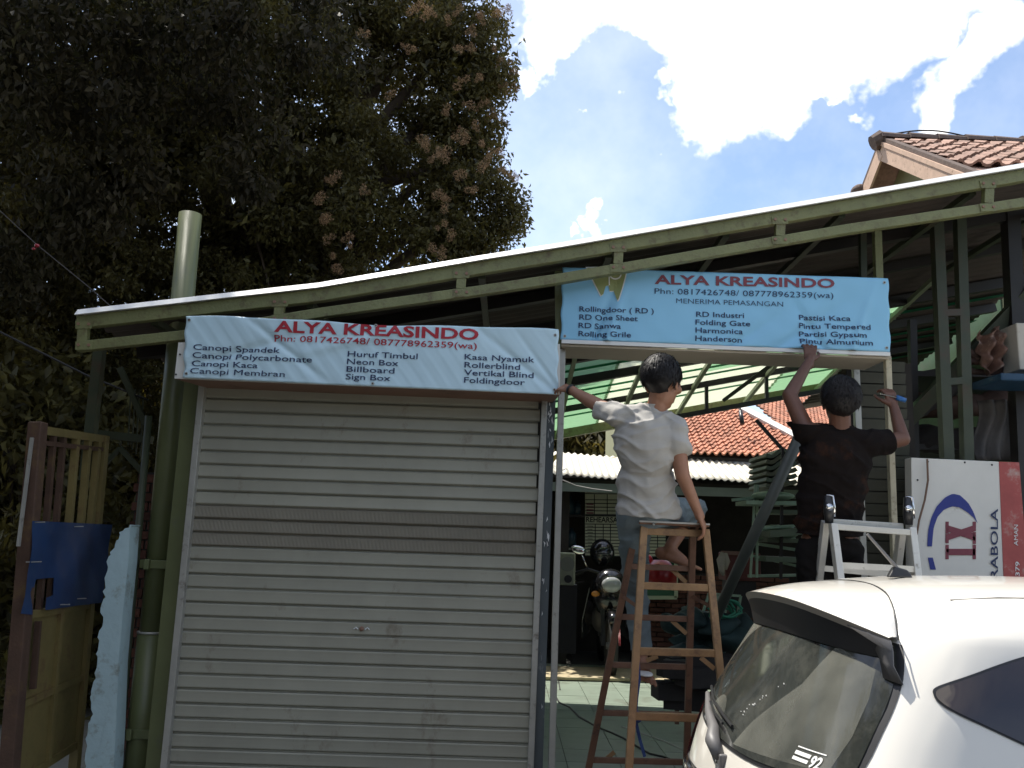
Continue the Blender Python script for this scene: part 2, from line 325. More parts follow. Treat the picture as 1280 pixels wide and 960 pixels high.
def zroof(X):
    if X > ZX[-1]: return ZZ[-1] + (X-ZX[-1])*(ZZ[-1]-ZZ[-2])/(ZX[-1]-ZX[-2])
    return float(np.interp(X, ZX, ZZ))
XL, XR = ZX[0]-.02, 4.8
def zr(X, Y): return zroof(X) - .46*min(1.3, max(0, (Y-6.9)/2.9))**1.1
def sheet(name, y0, y1, m, lift=.05, x0=XL, x1=XR, amp=.012, period=.11):
    n = int((y1-y0)/period*6); b = MB()
    b.grid(lambda u, v: Vector((x0+(x1-x0)*u, y0+(y1-y0)*v, zr(x0+(x1-x0)*u, y0+(y1-y0)*v)+lift+amp*math.sin(2*math.pi*(y1-y0)*v/period))), 14, n)
    return b.build(name, m, can, smooth=True, solid=.003)
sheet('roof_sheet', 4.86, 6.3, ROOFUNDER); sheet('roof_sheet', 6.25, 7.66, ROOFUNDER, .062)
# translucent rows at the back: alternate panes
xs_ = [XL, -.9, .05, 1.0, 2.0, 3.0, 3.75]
sheet('roof_sheet', 7.62, 11.3, ROOFUNDER, .05, 3.7, XR)  # opaque strip added and run further back to keep light off the right side
for a, (x0, x1) in enumerate(zip(xs_[:-1], xs_[1:])):
    sheet('translucent_sheet', 7.62, 8.75, TRPALE if a % 3 else TRWHITE, .05, x0, x1+.03)
    sheet('translucent_sheet', 8.70, 9.9, TRWHITE if a % 3 != 2 else TRPALE, .058, x0, x1+.03)
for Yo in (7.86, 8.5, 8.72, 9.3):
    b = MB(); b.grid(lambda u, v: Vector((XL+(XR-XL)*u, Yo+.11*v, zr(XL+(XR-XL)*u, Yo)+.022)), 16, 1); b.build('green_overlap_strip', TRGREEN, can, solid=.004)
# white folded edge on top of the front chord
b = MB()
for (x, y), (x2, y2) in zip(topc[:-1], topc[1:]):
    a = P(x, y, YB); c = P(x2, y2, YB); e = (c-a).normalized()*.003
    sec = ((4.722, .036), (4.752, .074), (4.95, .078), (4.95, .066), (4.76, .060), (4.74, .036))
    vs_ = [Vector((q.x, yy, q.z+zz)) for q in (a, c+e) for yy, zz in sec]
    b.add(vs_, [(i, (i+1) % 6, (i+1) % 6+6, i+6) for i in range(6)]+[tuple(range(5, -1, -1)), tuple(range(6, 12))])
b.build('white_flashing', SHEETEDGE, can)
def purlin(Y, w=.05, m=BLACKST, dz=.0, x0=XL+.02, x1=XR-.02):
    b = MB(); n = 6
    for i in range(n):
        xa = x0+(x1-x0)*i/n; xb = x0+(x1-x0)*(i+1)/n
        b.bar((xa, Y, zr(xa, Y)-dz), (xb, Y, zr(xb, Y)-dz), w, w)
    return b.build('purlin', m, can)
for Y, dz, w, m in ((5.6, 0, .07, BLACKST), (6.5, 0, .07, BLACKST), (7.5, 0, .09, BLACKST), (8.15, 0, .08, BLACKST), (9.0, 0, .06, BLACKST), (9.92, .0, .1, GREEN)): purlin(Y, w, m, dz)
purlin(9.0, .05, BLACKST, .30, 1.3)
for xr in (-2.1, -1.2, -.2, .55, 1.25, 1.95, 2.75, 3.6):
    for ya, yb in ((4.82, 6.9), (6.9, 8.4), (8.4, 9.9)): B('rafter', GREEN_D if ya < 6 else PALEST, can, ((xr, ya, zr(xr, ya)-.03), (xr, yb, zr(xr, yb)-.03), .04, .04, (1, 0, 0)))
for xr in (1.5, 2.1, 2.75): B('web_strut', BLACKST, can, ((xr, 9.0, zr(xr, 9.0)), (xr, 9.0, zr(xr, 9.0)-.30), .035))
B('brace', GREEN_D, can, (P(905, 500, 8.2), P(975, 448, 7.2), .035)); B('brace', BLACKST, can, (P(945, 525, 8.4), P(990, 575, 8.4), .03))
B('brace', GREEN_D, can, (P(800, 340, 5.4), P(860, 322, 5.0), .03))
# canopy posts (each its own part)
def post(x0, y0, x1, y1, Y, w, m=GREEN): return B('post', m, can, (P(x0, y0, Y), P(x1, y1, Y), w, w))
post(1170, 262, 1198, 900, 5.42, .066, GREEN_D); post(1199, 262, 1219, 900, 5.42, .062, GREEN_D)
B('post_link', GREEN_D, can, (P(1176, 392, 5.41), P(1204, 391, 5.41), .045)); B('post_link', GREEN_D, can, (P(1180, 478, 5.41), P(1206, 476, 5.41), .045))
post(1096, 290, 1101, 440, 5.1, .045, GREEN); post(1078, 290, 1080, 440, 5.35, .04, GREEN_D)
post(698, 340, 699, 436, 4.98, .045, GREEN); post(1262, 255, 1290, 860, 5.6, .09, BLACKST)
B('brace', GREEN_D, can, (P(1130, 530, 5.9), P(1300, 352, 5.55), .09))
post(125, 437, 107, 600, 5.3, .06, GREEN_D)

# ------------------------------------------------------------------ left side: pipe, thin pipe, bracket frame, gate, wall fragment
pp = thing('steel_pipe_column', 'thick green painted pipe column rising above the canopy left of the shutter', 'pipe', P(162, 1015, 5.2))
b = MB(); b.tube([P(238, 268, 5.2), P(190, 792, 5.2)], .068, 24, cap=False); b.build('pipe', PIPE, pp, smooth=True, solid=.006)
b = MB(); b.tube([P(190, 790, 5.2), P(165, 1040, 5.2)], .081, 24); b.build('pipe_sleeve', PIPE, pp, smooth=True)
for (x, y) in ((203, 705), (182, 914)):
    c = P(x, y, 5.2); b = MB(); b.bar(c+Vector((-.1, -.075, 0)), c+Vector((.13, -.075, 0)), .05, .03, (0, 1, 0)); b.box(c+Vector((-.05, -.1, 0)), (.03, .03, .06)); b.build('pipe_clamp', PIPE, pp, bevel=.004)
c = P(190, 790, 5.2); b = MB(); b.tube([c-Vector((0, 0, .006)), c+Vector((0, 0, .006))], .084, 24); b.build('joint_ring', RAIL, pp, smooth=True)
b = MB(); b.tube([P(186, 520, 5.15), P(146, 965, 5.15), P(141, 1040, 5.15)], .022, 10); b.build('thin_green_pipe', GREEN_D, smooth=True, label='thin dark green pipe standing just left of the thick pipe column', cat='pipe')
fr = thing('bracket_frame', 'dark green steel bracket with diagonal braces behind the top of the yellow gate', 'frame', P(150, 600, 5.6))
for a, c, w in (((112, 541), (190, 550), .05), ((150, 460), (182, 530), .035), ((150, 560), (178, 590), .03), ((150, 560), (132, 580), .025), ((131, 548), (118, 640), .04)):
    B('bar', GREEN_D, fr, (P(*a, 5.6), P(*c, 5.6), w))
for i in range(4): B('rod', GREEN_D, fr, (P(164+i*5, 480+i*6, 5.62), P(160+i*5, 556+i*6, 5.62), .008))
# brick pier
pr = thing('brick_pier', 'old dark red brick pier behind the gate and pale blue wall edge', 'pier', P(150, 1010, 5.75))
base = P(152, 1010, 5.75); bmh = MB(); bmh.box((0, 0, 0), (.105, .12, .052)); brick_me = bmh.mesh('brick', BRICKM)
core = MB(); zt = P(160, 590, 5.75).z; core.box((base.x, 5.8, zt/2), (.22, .2, zt)); core.build('mortar_core', GROUT, pr)
for r in range(int(zt/.062)):
    for k in (-1, 1):
        o = bpy.data.objects.new('brick', brick_me); o.location = Vector((base.x+k*.058+(.012 if r % 2 else -.012), 5.745+random.uniform(-.006, .004), .03+r*.062)) - pr.location; put(o, pr)
# gate
gt = thing('yellow_gate', 'rusty yellow steel gate standing ajar with blue sheet tied across it', 'gate', P(25, 1060, 4.6))
def G(u, y0, y1=None):  # u 0..1 across the gate (receding), py at that edge
    Y = 4.6+.75*u; return Y
def gp(u, yl, yr): # point at fraction u on line from left py yl to right py yr
    xl = 47-(yl-535)*.083; xr = 130-(yr-548)*.09
    a = P(xl, yl, 4.6); c = P(xr, yr, 5.35); return a.lerp(c, u)
B('gate_post', RUST, gt, (gp(0, 528, 548)+Vector((-.0, 0, 0)), gp(0, 1060, 1000), .075), bevel=.006)
B('gate_post', YEL, gt, (gp(1, 528, 545), gp(1, 1060, 990), .05))
for yl, yr, w, m in ((537, 549, .045, YEL), (553, 562, .025, RUST), (770, 756, .04, YEL), (884, 846, .035, YEL), (985, 930, .04, YEL)):
    B('gate_rail', m, gt, (gp(0, yl, yr), gp(1, yl, yr), .035, w, (0, 0, 1)))
for u, m in ((.22, RUST), (.36, RUST), (.55, YEL), (.74, YEL), (.9, YEL)): B('gate_bar', m, gt, (gp(u, 540, 550), gp(u, 770, 756), .035 if m is YEL else .028))
B('gate_bar', YEL, gt, (gp(.52, 772, 758)+Vector((.006, 0, 0)), gp(.52, 985, 930)+Vector((.006, 0, 0)), .03))
for u0, u1 in ((.04, .51), (.53, .98)):
    for (a0, b0), (a1, b1) in (((774, 760), (882, 844)), ((886, 848), (984, 929))):
        b = MB(); b.prism([gp(u0, a0, b0), gp(u1, a0, b0), gp(u1, a1, b1), gp(u0, a1, b1)], (-.012, 0, 0)); b.build('gate_panel', YEL, gt)
def bluef(x, y):
    p = gp(x, 651+(765-651)*y, 655+(752-655)*y); return p + Vector((.045, -.01, 0)) + Vector((1, 0, 0))*(.006*math.sin(9*x+5*y)+.004*math.sin(23*x-11*y)) - Vector(gt.location)
bm = polymap([(-.05, 0), (1.18, .0), (1.15, .5), (1.1, 1.02), (.22, 1.0), (.2, 1.0), (.2, .86), (.3, .84), (.3, .64), (.05, .64), (.04, .86), (.04, 1.03), (-.1, 1.0), (-.07, .5)], .06, .1, bluef); bm_obj(bm, 'blue_sheet', BLUEP, gt, smooth=True)
for x, y in ((-.02, .02), (-.05, .45), (.55, .05), (.7, .93), (.42, .97)):
    p = bluef(x, y)+Vector(gt.location)+Vector((.012, 0, 0)); b = MB(); b.tube([p+Vector((-.04, 0, 0)), p+Vector((.04, 0, .005))], .003, 6); b.build('tie_wire', RAIL, gt)
b = MB(); b.bar(gp(.15, 778, 768)+Vector((.03, 0, 0)), gp(.15, 866, 836)+Vector((.03, 0, 0)), .03, .02); b.build('gate_handle', RUST, gt)
# outer thin strip left of the gate post
B('corner_angle', RAIL, gt, (gp(-.06, 548, 560), gp(-.12, 680, 660), .015))
# torn blue plaster wall
wf_old = [(165, 656), (158, 660), (151, 666), (146, 676), (141, 688), (136, 697), (134, 714), (130, 728), (131, 745), (127, 760), (128, 778), (124, 792), (125, 806), (121, 822), (119, 842), (117, 858), (114, 872), (115, 892), (110, 905), (108, 925), (107, 950), (104, 975), (102, 1030), (140, 1030), (146, 960), (149, 905), (152, 830), (157, 760), (162, 705)]
left_ = [(x, y) for x, y in wf_old if (x, y) in wf_old[:23]]
wf = []
for (x, y), (x2, y2) in zip(left_, left_[1:]+[(102, 1030)]):
    for k in range(3):
        t_ = k/3; wf.append((x+(x2-x)*t_+random.uniform(-2.4, 1.6), y+(y2-y)*t_+random.uniform(-1.5, 1.5)))
wf += [(102, 1030), (136, 1030), (142, 960), (145, 905), (148, 830), (154, 760), (160, 705), (163, 658)]
b = MB(); b.prism([P(x, y, 4.95) for x, y in wf], (0, .12, 0)); b.build('broken_wall', PALEBLUE, label='broken pale blue plastered wall edge between the yellow gate and green pipes', cat='wall')

# ------------------------------------------------------------------ rolling shutter (left)
YS = 5.0
rs = thing('rolling_shutter', 'closed grey rolling shutter with one darker vented band under the left banner', 'shutter', P(450, 1015, YS))
XA = P(231, 720, YS).x; XB = P(668, 720, YS).x; ztop = P(460, 488, YS).z; pitch = .0785
vent = bpy.data.materials.new('x')
bpy.data.materials.remove(vent)
VENT = mat('perforated_slat', (.29, .265, .21), .55, metal=.2, var=.1, vscale=3)
t = VENT.node_tree; wv2 = t.nodes.new('ShaderNodeTexWave'); wv2.wave_type = 'BANDS'; wv2.bands_direction = 'X'; wv2.inputs['Scale'].default_value = 40; tcn = t.nodes.new('ShaderNodeTexCoord'); t.links.new(tcn.outputs['Object'], wv2.inputs['Vector'])
bpn = t.nodes.new('ShaderNodeBump'); bpn.inputs['Strength'].default_value = .8; bpn.inputs['Distance'].default_value = .004; t.links.new(wv2.outputs['Fac'], bpn.inputs['Height'])
t.links.new(bpn.outputs[0], [n for n in t.nodes if n.type == 'BSDF_PRINCIPLED'][0].inputs['Normal'])
def slat_mb(x0, x1):
    prof = [(0, .0), (-.004, .003), (-.0125, .008), (-.0135, .012), (-.0125, .030), (-.0125, .052), (-.0135, .066), (-.010, .070), (.004, .073), (.006, .0785)]
    b = MB(); n = 6
    for i in range(n+1):
        x = x0+(x1-x0)*i/n
        for (dy, dz) in prof: b.v.append((x, dy, dz))
    k = len(prof)
    for i in range(n):
        for j in range(k-1): b.f.append((i*k+j, (i+1)*k+j, (i+1)*k+j+1, i*k+j+1))
    return b
yaw = .018
slat_me = slat_mb(0, XB-XA).mesh('slat', GALV); vent_me = slat_mb(0, XB-XA).mesh('slat', VENT)
i = 0; z = ztop-pitch
while z > -.02:
    me = vent_me if 9 <= i <= 11 else slat_me
    o = bpy.data.objects.new('slat', me); sgn = .006 if i % 2 else -.004
    lean = (z-1.4)
    o.location = Vector((XA+sgn, YS+random.uniform(-.0012, .0012), z)) - rs.location; o.rotation_euler = (random.uniform(-.02, .02), .009*0, 0)
    put(o, rs); i += 1; z -= pitch
zlock = P(452, 787, YS).z
b = MB(); c = P(452, 786, YS-.018); b.tube([c+Vector((0, .006, 0)), c+Vector((0, -.004, 0))], .013, 16); b.build('lock_cylinder', PRIMER, rs, smooth=True)
b = MB()
for sx in (-1, 1): b.tube([c+Vector((sx*.02, 0, -.004)), c+Vector((sx*.032, -.002, .008)), c+Vector((sx*.044, 0, -.003))], .0035, 6)
b.build('lock_scuff', WPRINT, rs)
def vbar(name, m, parent, x0, y0, x1, y1, Y, w, d=.04): return B(name, m, parent, (P(x0, y0, Y), P(x1, y1, Y), w, d), bevel=.003)
b = MB(); b.box(((XA+XB)/2, 5.16, ztop/2+.1), (XB-XA+.1, .02, ztop+.4)); b.build('light_block_sheet', DARKW, rs)  # dark sheet added so no light shows between the slats
vbar('guide_rail', RAIL, rs, 254, 480, 201, 1010, YS-.03, .036, .05)
vbar('guide_rail', RAIL, rs, 681, 488, 661, 1015, YS-.03, .034, .05)
# side post of the kiosk left, and the dark post with smears right
B('side_post', PIPE, rs, (P(243, 478, 5.06), P(190, 1010, 5.06), .085, .09))
B('side_post', DARKPOST, rs, (P(689.5, 488, 5.0), P(670.5, 1015, 5.0), .050, .03), label='dark blue grey post with whitish paint smears')
b = MB()
for k in range(26):
    y = random.choice((random.uniform(500, 570), random.uniform(640, 700), random.uniform(500, 930))); xx = 689.5-(y-488)*.036+random.uniform(-3.5, 3.5)
    b.prism([P(xx+random.uniform(-1.3, 1.3), y+dy+random.uniform(-2, 2), 4.983) for dy in (-4, 0, 4)]+[P(xx+random.uniform(.5, 2), y, 4.983)], (0, .001, 0))
b.build('paint_smear', WPRINT, rs, kind='stuff')
# head box: front face, primer underside
bx = thing('shutter_box', 'shallow box above the closed shutter, white front strip and brown primer underside', 'box', P(460, 480, 4.85))
q = [P(218, 473, 4.70), P(700, 493, 4.70), P(700, 430, 4.70), P(223, 428, 4.70)]
b = MB(); b.prism([q[0], q[1], q[2], q[3]], (0, .014, 0)); b.build('front_panel', WHITE, bx)
b = MB(); b.prism([q[0]+Vector((.0, .016, .0)), q[1]+Vector((0, .016, 0)), q[1]+Vector((-.03, .34, 0)), q[0]+Vector((.10, .34, 0))], (0, 0, .02)); b.build('underside', PRIMER, bx)
b = MB(); b.prism([q[0]+Vector((.002, .016, .02)), q[3]+Vector((.002, .016, 0)), q[3]+Vector((.1, .34, 0)), q[0]+Vector((.1, .34, .02))], (.012, 0, 0)); b.build('end_plate', PRIMER, bx)
b = MB(); b.prism([q[3]+Vector((0, .016, 0)), q[2]+Vector((0, .016, 0)), q[2]+Vector((0, .3, 0)), q[3]+Vector((.1, .3, 0))], (0, 0, -.008)); b.build('top_plate', BLACKST, bx)
for x, y in ((225, 443), (220, 468)):
    c = P(x, y, 4.697); b = MB(); b.tube([c+Vector((0, .004, 0)), c+Vector((0, -.003, 0))], .005, 8); b.build('rivet', BLKPL, bx)

# ------------------------------------------------------------------ banners
def wrinkle(seed, dirn, freq, amp, extra=()):
    dx, dz = dirn
    def h(x, z):
        s = (x*dx+z*dz); w = noise.noise(Vector((x*1.7+seed, z*2.3, seed)))
        r = amp*(math.sin(freq*s + 2.2*w)*(.55+.45*noise.noise(Vector((x*1.3, z*3, seed+3)))) + .45*math.sin(freq*2.3*s+1.3+3*w))
        r += .010*noise.noise(Vector((x*2.2, z*3.1, seed+7)))
        for (cx, cz, ax, az, a, wd) in extra:
            a *= 1.7      # single creases: centre, direction, amplitude, width
            tx, tz = x-cx, z-cz; al = tx*ax+tz*az; ac = -tx*az+tz*ax
            r += a*math.exp(-(ac/(wd*(1+1.5*abs(al))))**2)*math.exp(-(al/.35)**2)
        return r
    return h
def banner(name, label, m, TL, TR, BR, BL, Y, h, top=None):
    o = thing(name, label, 'banner', P(*BL, Y))
    cs = [P(*c, Y) for c in (TL, TR, BR, BL)]
    nu, nv = 150, 34
    def fn(u, v):
        p = cs[0].lerp(cs[1], u).lerp(cs[3].lerp(cs[2], u), v)
        if top: p.z += top(u)*(1-v)
        p.x += .004*math.sin(17*v)*(1 if u < .02 or u > .98 else 0)
        return Vector((p.x, Y+h(p.x, p.z), p.z))
    b = MB(); b.grid(fn, nu, nv); b.build('vinyl_sheet', m, o, smooth=True, solid=.0008)
    hemw = .006
    def put_text(s, x0, y0, x1, slope, cap, mt, bold, spacing=1.0):
        a = P(x0, y0, Y); c = P(x1, y0+(x1-x0)*slope, Y)
        flat_text(s, a, c, cap/FPX*Y, (0.01, 0, 1), (0, -1, 0), mt, o, bold, fn=lambda q: Vector((q.x, Y+h(q.x, q.z)-.0048, q.z)), spacing=spacing)
    def eyelet(x, y):
        c = P(x, y, Y); c.y += h(c.x, c.z)-.003; b = MB(); b.tube([c, c+Vector((0, -.003, 0))], .009, 12); e = b.build('eyelet', RAIL, o, smooth=False)
        b = MB(); b.tube([c+Vector((0, -.003, 0)), c+Vector((0, -.0042, 0))], .0045, 10); b.build('eyelet_hole', BLKPL, e)
    return o, put_text, eyelet, cs, fn
h1 = wrinkle(2.3, (.80, .60), 84, .0017, [(-1.55, 2.62, .9, .3, .010, .02), (-1.3, 2.66, .8, -.6, .008, .015), (.05, 2.6, .75, -.6, .006, .015), (.2, 2.55, .6, -.8, .006, .012), (-.9, 2.7, .95, .25, -.006, .02)])  # diagonal ripples shaped to stand for shadow stripes; the listed creases are folds
bn1, T1, E1, cs1, _ = banner('shop_banner', 'pale blue banner with red and navy lettering above the closed shutter', BANN1, (232, 395), (698, 413), (697, 493), (229, 472), 4.675, h1, top=lambda u: .008*math.sin(u*9)+.004*math.sin(u*21))
S = .041
T1('ALYA KREASINDO', 343, 414.5, 598, S, 14, REDP, .028); T1('Phn: 0817426748/ 087778962359(wa)', 342, 426, 596, S, 8, REDP, .005)
for s, x0, y0, x1 in (('Canopi Spandek', 241.5, 437, 350), ('Canopi Polycarbonate', 240.5, 447, 390), ('Canopi Kaca', 239, 457, 322), ('Canopi Membran', 237.5, 466.5, 356),
                      ('Huruf Timbul', 434.4, 445.5, 522), ('Neon Box', 433.6, 455, 498), ('Billboard', 433, 464.5, 493), ('Sign Box', 432, 474, 488),
                      ('Kasa Nyamuk', 580.7, 449.5, 668), ('Rollerblind', 580.5, 459.5, 650), ('Vertikal Blind', 580, 469, 667), ('Foldingdoor', 580, 478.5, 656)):
    T1(s, x0, y0, x1, S, 7.3, NAVY, .008)
for x, y in ((236.5, 400), (694, 419), (233, 467), (693, 487), (466, 479.5), (470, 407)): E1(x, y)
h2 = wrinkle(5.1, (.7, .7), 20, .0016, [(1.15, 2.70, .8, .55, .018, .02), (1.25, 2.68, .9, .25, -.012, .018), (.75, 2.65, .85, .4, .014, .02), (.45, 2.75, .35, .93, .016, .016), (.52, 2.7, .3, .95, -.012, .014), (1.9, 2.68, .5, -.85, .014, .016), (1.98, 2.75, .35, .93, -.012, .014), (1.65, 2.85, .8, .6, .012, .03)])
bn2, T2, E2, cs2, _ = banner('shop_banner', 'sky blue banner the two men are fixing, with a pronged olive emblem', BANN2, (703, 334), (1110, 348), (1113, 440), (701, 424), 4.87, h2)
S2 = .030
T2('ALYA KREASINDO', 818, 355, 1043, .022, 12, MAROON, .028); T2('Phn: 0817426748/ 087778962359(wa)', 818, 367.5, 1041.5, .024, 7.6, NAVY, -.004); T2('MENERIMA PEMASANGAN', 845, 379.3, 979, .03, 6.6, NAVY, -.008)
for s, x0, y0, x1 in (('Rollingdoor ( RD )', 724, 389.5, 817), ('RD One Sheet', 724, 399.5, 797), ('RD Sanwa', 723, 409.8, 776), ('Rolling Grile', 723, 420, 788.6),
                      ('RD Industri', 870, 396, 930), ('Folding Gate', 869, 406, 937.7), ('Harmonica', 869, 416, 928.6), ('Handerson', 869, 426, 928),
                      ('Pastisi Kaca', 999, 399.5, 1063), ('Pintu Tempered', 999, 409.8, 1088), ('Partisi Gypsum', 999.6, 420, 1083), ('Pintu Almunium', 999.6, 429.5, 1090.7)):
    T2(s, x0, y0, x1, S2, 6.8, NAVY, .010)
for x, y in ((1105, 353.5), (1108, 435), (706, 420)): E2(x, y)
def emb(polys, m, name, dy):
    for poly in polys:
        pw = [P(x, y, 4.87) for x, y in poly]
        bm = polymap([(p.x, p.z) for p in pw], .02, .02, lambda x, z: Vector((x, 4.87+h2(x, z)-dy, z))-bn2.location); bm_obj(bm, name, m, bn2)
Wp = [(734, 335), (741, 350), (751, 370), (754, 368), (757, 358), (760.5, 357), (762, 364), (767, 363.5), (771, 376), (773, 374), (778, 358), (784, 335)]
cxw = sum(p[0] for p in Wp)/len(Wp); cyw = 352
emb([[(cxw+(x-cxw)*1.08+.0, cyw+(y-cyw)*1.08) for x, y in Wp]], WPRINT, 'emblem_outline', .0045)
emb([Wp], OLIVEP, 'emblem', .006)
emb([[(760.2, 336), (761.6, 336), (762.2, 357), (760.8, 357)], [(765+8*math.cos(a*math.pi/8)+4, 343+7*math.sin(a*math.pi/8)) for a in range(9)]+[(765+6.4*math.cos(a*math.pi/8)+4, 343+5.2*math.sin(a*math.pi/8)) for a in range(8, -1, -1)]], WPRINT, 'emblem_line', .0075)

# ------------------------------------------------------------------ right shutter box (open bay)
bx2 = thing('shutter_box', 'white lipped box of the open bay, under the sky blue banner', 'box', P(900, 440, 5.0))
a, c = P(702, 427, 4.88), P(1112, 443, 4.88)
B('white_lip', SHEETEDGE, bx2, (a, c, .022, .02)); 
b = MB(); u = Vector((0, 0, .013)); b.prism([a-u+Vector((.0, .012, 0)), c-u+Vector((0, .012, 0)), c-u+Vector((-.01, .34, 0)), a-u+Vector((.02, .34, 0))], (0, 0, -.012)); b.build('underside', mat('beige_box_underside', (.50, .43, .34), .6, var=.06), bx2)
b = MB(); b.prism([a+Vector((0, .03, .02)), c+Vector((0, .03, .02)), c+Vector((0, .03, .36)), a+Vector((0, .03, .36))], (0, .01, 0)); b.build('front_panel', WHITE, bx2)
b = MB(); b.prism([c+Vector((-.012, .05, .02)), c+Vector((-.012, .34, .02)), c+Vector((-.012, .34, .36)), c+Vector((-.012, .05, .36))], (.01, 0, 0)); b.build('end_plate', PRIMER, bx2)
vbar('guide_rail', RAIL, bx2, 703, 437, 688, 1015, 4.98, .036, .05)
vbar('guide_rail', mat('pale_worn_rail', (.48, .43, .30), .6, var=.25, dirt=(.15, .11, .07), dirt_amt=.3, dscale=15), bx2, 1109, 446, 1119, 720, 4.93, .034, .04)
vbar('guide_rail', RAIL, bx2, 1069, 452, 1080, 740, 5.35, .04, .04)

# ------------------------------------------------------------------ dark slatted panel behind the man in black
dp = thing('slatted_panel', 'dark slatted shutter curtain standing behind the man in the black shirt', 'panel', P(1075, 1000, 5.45))
sm = MB()
wdt = (P(1138, 600, 5.45)-P(1078, 600, 5.45)).length; sm.box((0, 0, 0), (wdt, .02, .07)); DSL = mat('dark_olive_slat', (.055, .055, .038), .6, var=.3); sme = sm.mesh('slat', DSL)
z = .1; zt = P(1105, 452, 5.45).z
while z < zt:
    cx = P(1108, 600, 5.45).x + (z-2)*.0; o = bpy.data.objects.new('slat', sme); o.location = Vector((cx, 5.45+random.uniform(-.008, .008), z)) - dp.location; o.rotation_euler = (.25, 0, random.uniform(-.01, .01)); put(o, dp); z += .078
B('back_sheet', DARKW, dp, ((cx, 5.49, 0), (cx, 5.49, zt), wdt+.12, .01))

# ------------------------------------------------------------------ low house behind the yard (Y 11.5 ..)
hb = thing('low_house', 'low house behind the yard with red tiled roof and pale corrugated eave', 'house', (2.6, 11.6, 0))
YE = 11.5
ze = P(800, 598, YE).z
X0b = P(680, 598, YE).x-.3; X1b = 9.0
b = MB()
def corr(u, v):
    x = X0b+(X1b-X0b)*u; y = YE+1.15*v; sag = .02*math.sin(3*x)
    return Vector((x, y, ze+.42*v+sag+.012*math.sin(2*math.pi*x/.095)))
b.grid(corr, int((X1b-X0b)/.095*8), 4); b.build('corrugated_eave', ZINC, hb, smooth=True, solid=.006)
B('eave_beam', mat('grey_green_fascia', (.17, .20, .16), .6, var=.1), hb, ((X0b, YE+.12, ze-.14), (X1b, YE+.12, ze-.14), .12, .05, (0, 1, 0)))
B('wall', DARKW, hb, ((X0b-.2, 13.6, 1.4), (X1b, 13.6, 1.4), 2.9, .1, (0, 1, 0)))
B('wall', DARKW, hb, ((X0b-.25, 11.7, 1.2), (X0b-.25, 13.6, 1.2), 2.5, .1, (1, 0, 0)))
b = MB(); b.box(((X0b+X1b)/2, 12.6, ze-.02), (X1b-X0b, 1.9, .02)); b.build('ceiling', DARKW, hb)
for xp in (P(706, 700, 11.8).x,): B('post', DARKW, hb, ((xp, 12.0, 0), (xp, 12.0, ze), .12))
# tile roof: stepped wavy courses
def tiles(name, o, u, w, nu, nw, m, par, tw=.21, tl=.22, kind='stuff', jit=.008):
    """o corner, u across, w up the slope"""
    o = Vector(o); u = Vector(u).normalized(); w = Vector(w).normalized(); n = u.cross(w).normalized()
    if n.z < 0: n = -n
    b = MB(); prof = [(0, .035), (.10, .05), (.25, .045), (.40, .012), (.62, -.004), (.82, .004), (.95, .03), (1.0, .035)]
    for j in range(nw):
        for i in range(nu):
            if not inside(i, j): continue
            off = o + u*(i*tw) + w*(j*tl) + n*random.uniform(0, jit)
            vs = [off + u*(a*tw*.99) + w*d + n*(h + lift) for d, lift in ((0, .022), (tl*1.12, -.004)) for a, h in prof]
            vs += [off + u*(a*tw*.99) + n*(h - .004) for a, h in prof]; k = len(prof)
            b.add(vs, [(q, q+1, k+q+1, k+q) for q in range(k-1)] + [(2*k+q, 2*k+q+1, q+1, q) for q in range(k-1)])
    return b.build(name, m, par, kind=kind)
xl = P(795, 570, 12.5).x; inside = lambda i, j: i*.11 < 2.9-(j*.115)*.52
tiles('roof_tiles', (xl, 12.45, ze+.45), (1, 0, 0), (0, .85, .52), 32, 42, TILER, hb, .11, .115)
hip0 = Vector((xl+2.9, 12.4, ze+.48)); hip1 = hip0+Vector((-.52*4.84, .85*4.84, .52*4.84))
B('hip_flashing', WHITE, hb, (hip0, hip1, .17, .05, (0, -.4, .9)))
inside = lambda i, j: i*.11 > -.3+(j*.115)*.35
tiles('roof_tiles', (xl+3.0, 12.9, ze+.35), (.75, .5, 0), (-.35, .75, .5), 34, 54, TILER, hb, .11, .115)
b = MB(); b.prism([(xl, 12.5, ze+.42), (hip0.x, 12.5, ze+.42), (hip1.x, hip1.y, hip1.z-.05), (xl, hip1.y, hip1.z-.05)], (0, 0, -.05)); b.build('roof_deck', DARKW, hb)
b = MB(); b.prism([(xl, 12.5, ze-.3), (xl, 16.5, ze-.3), (xl, 16.5, ze+2.8), (xl, 12.5, ze+.4)], (.1, 0, 0)); b.build('gable_wall', OLIVEW, hb)
b = MB(); c = P(928, 530, 12.9); b.tube([c, c+Vector((0, .1, .22))], [.035, .03], 12); b.tube([c+Vector((0, .1, .22)), c+Vector((0, .12, .30))], .012, 8); b.build('roof_vent', BLKPL, hb, smooth=True)
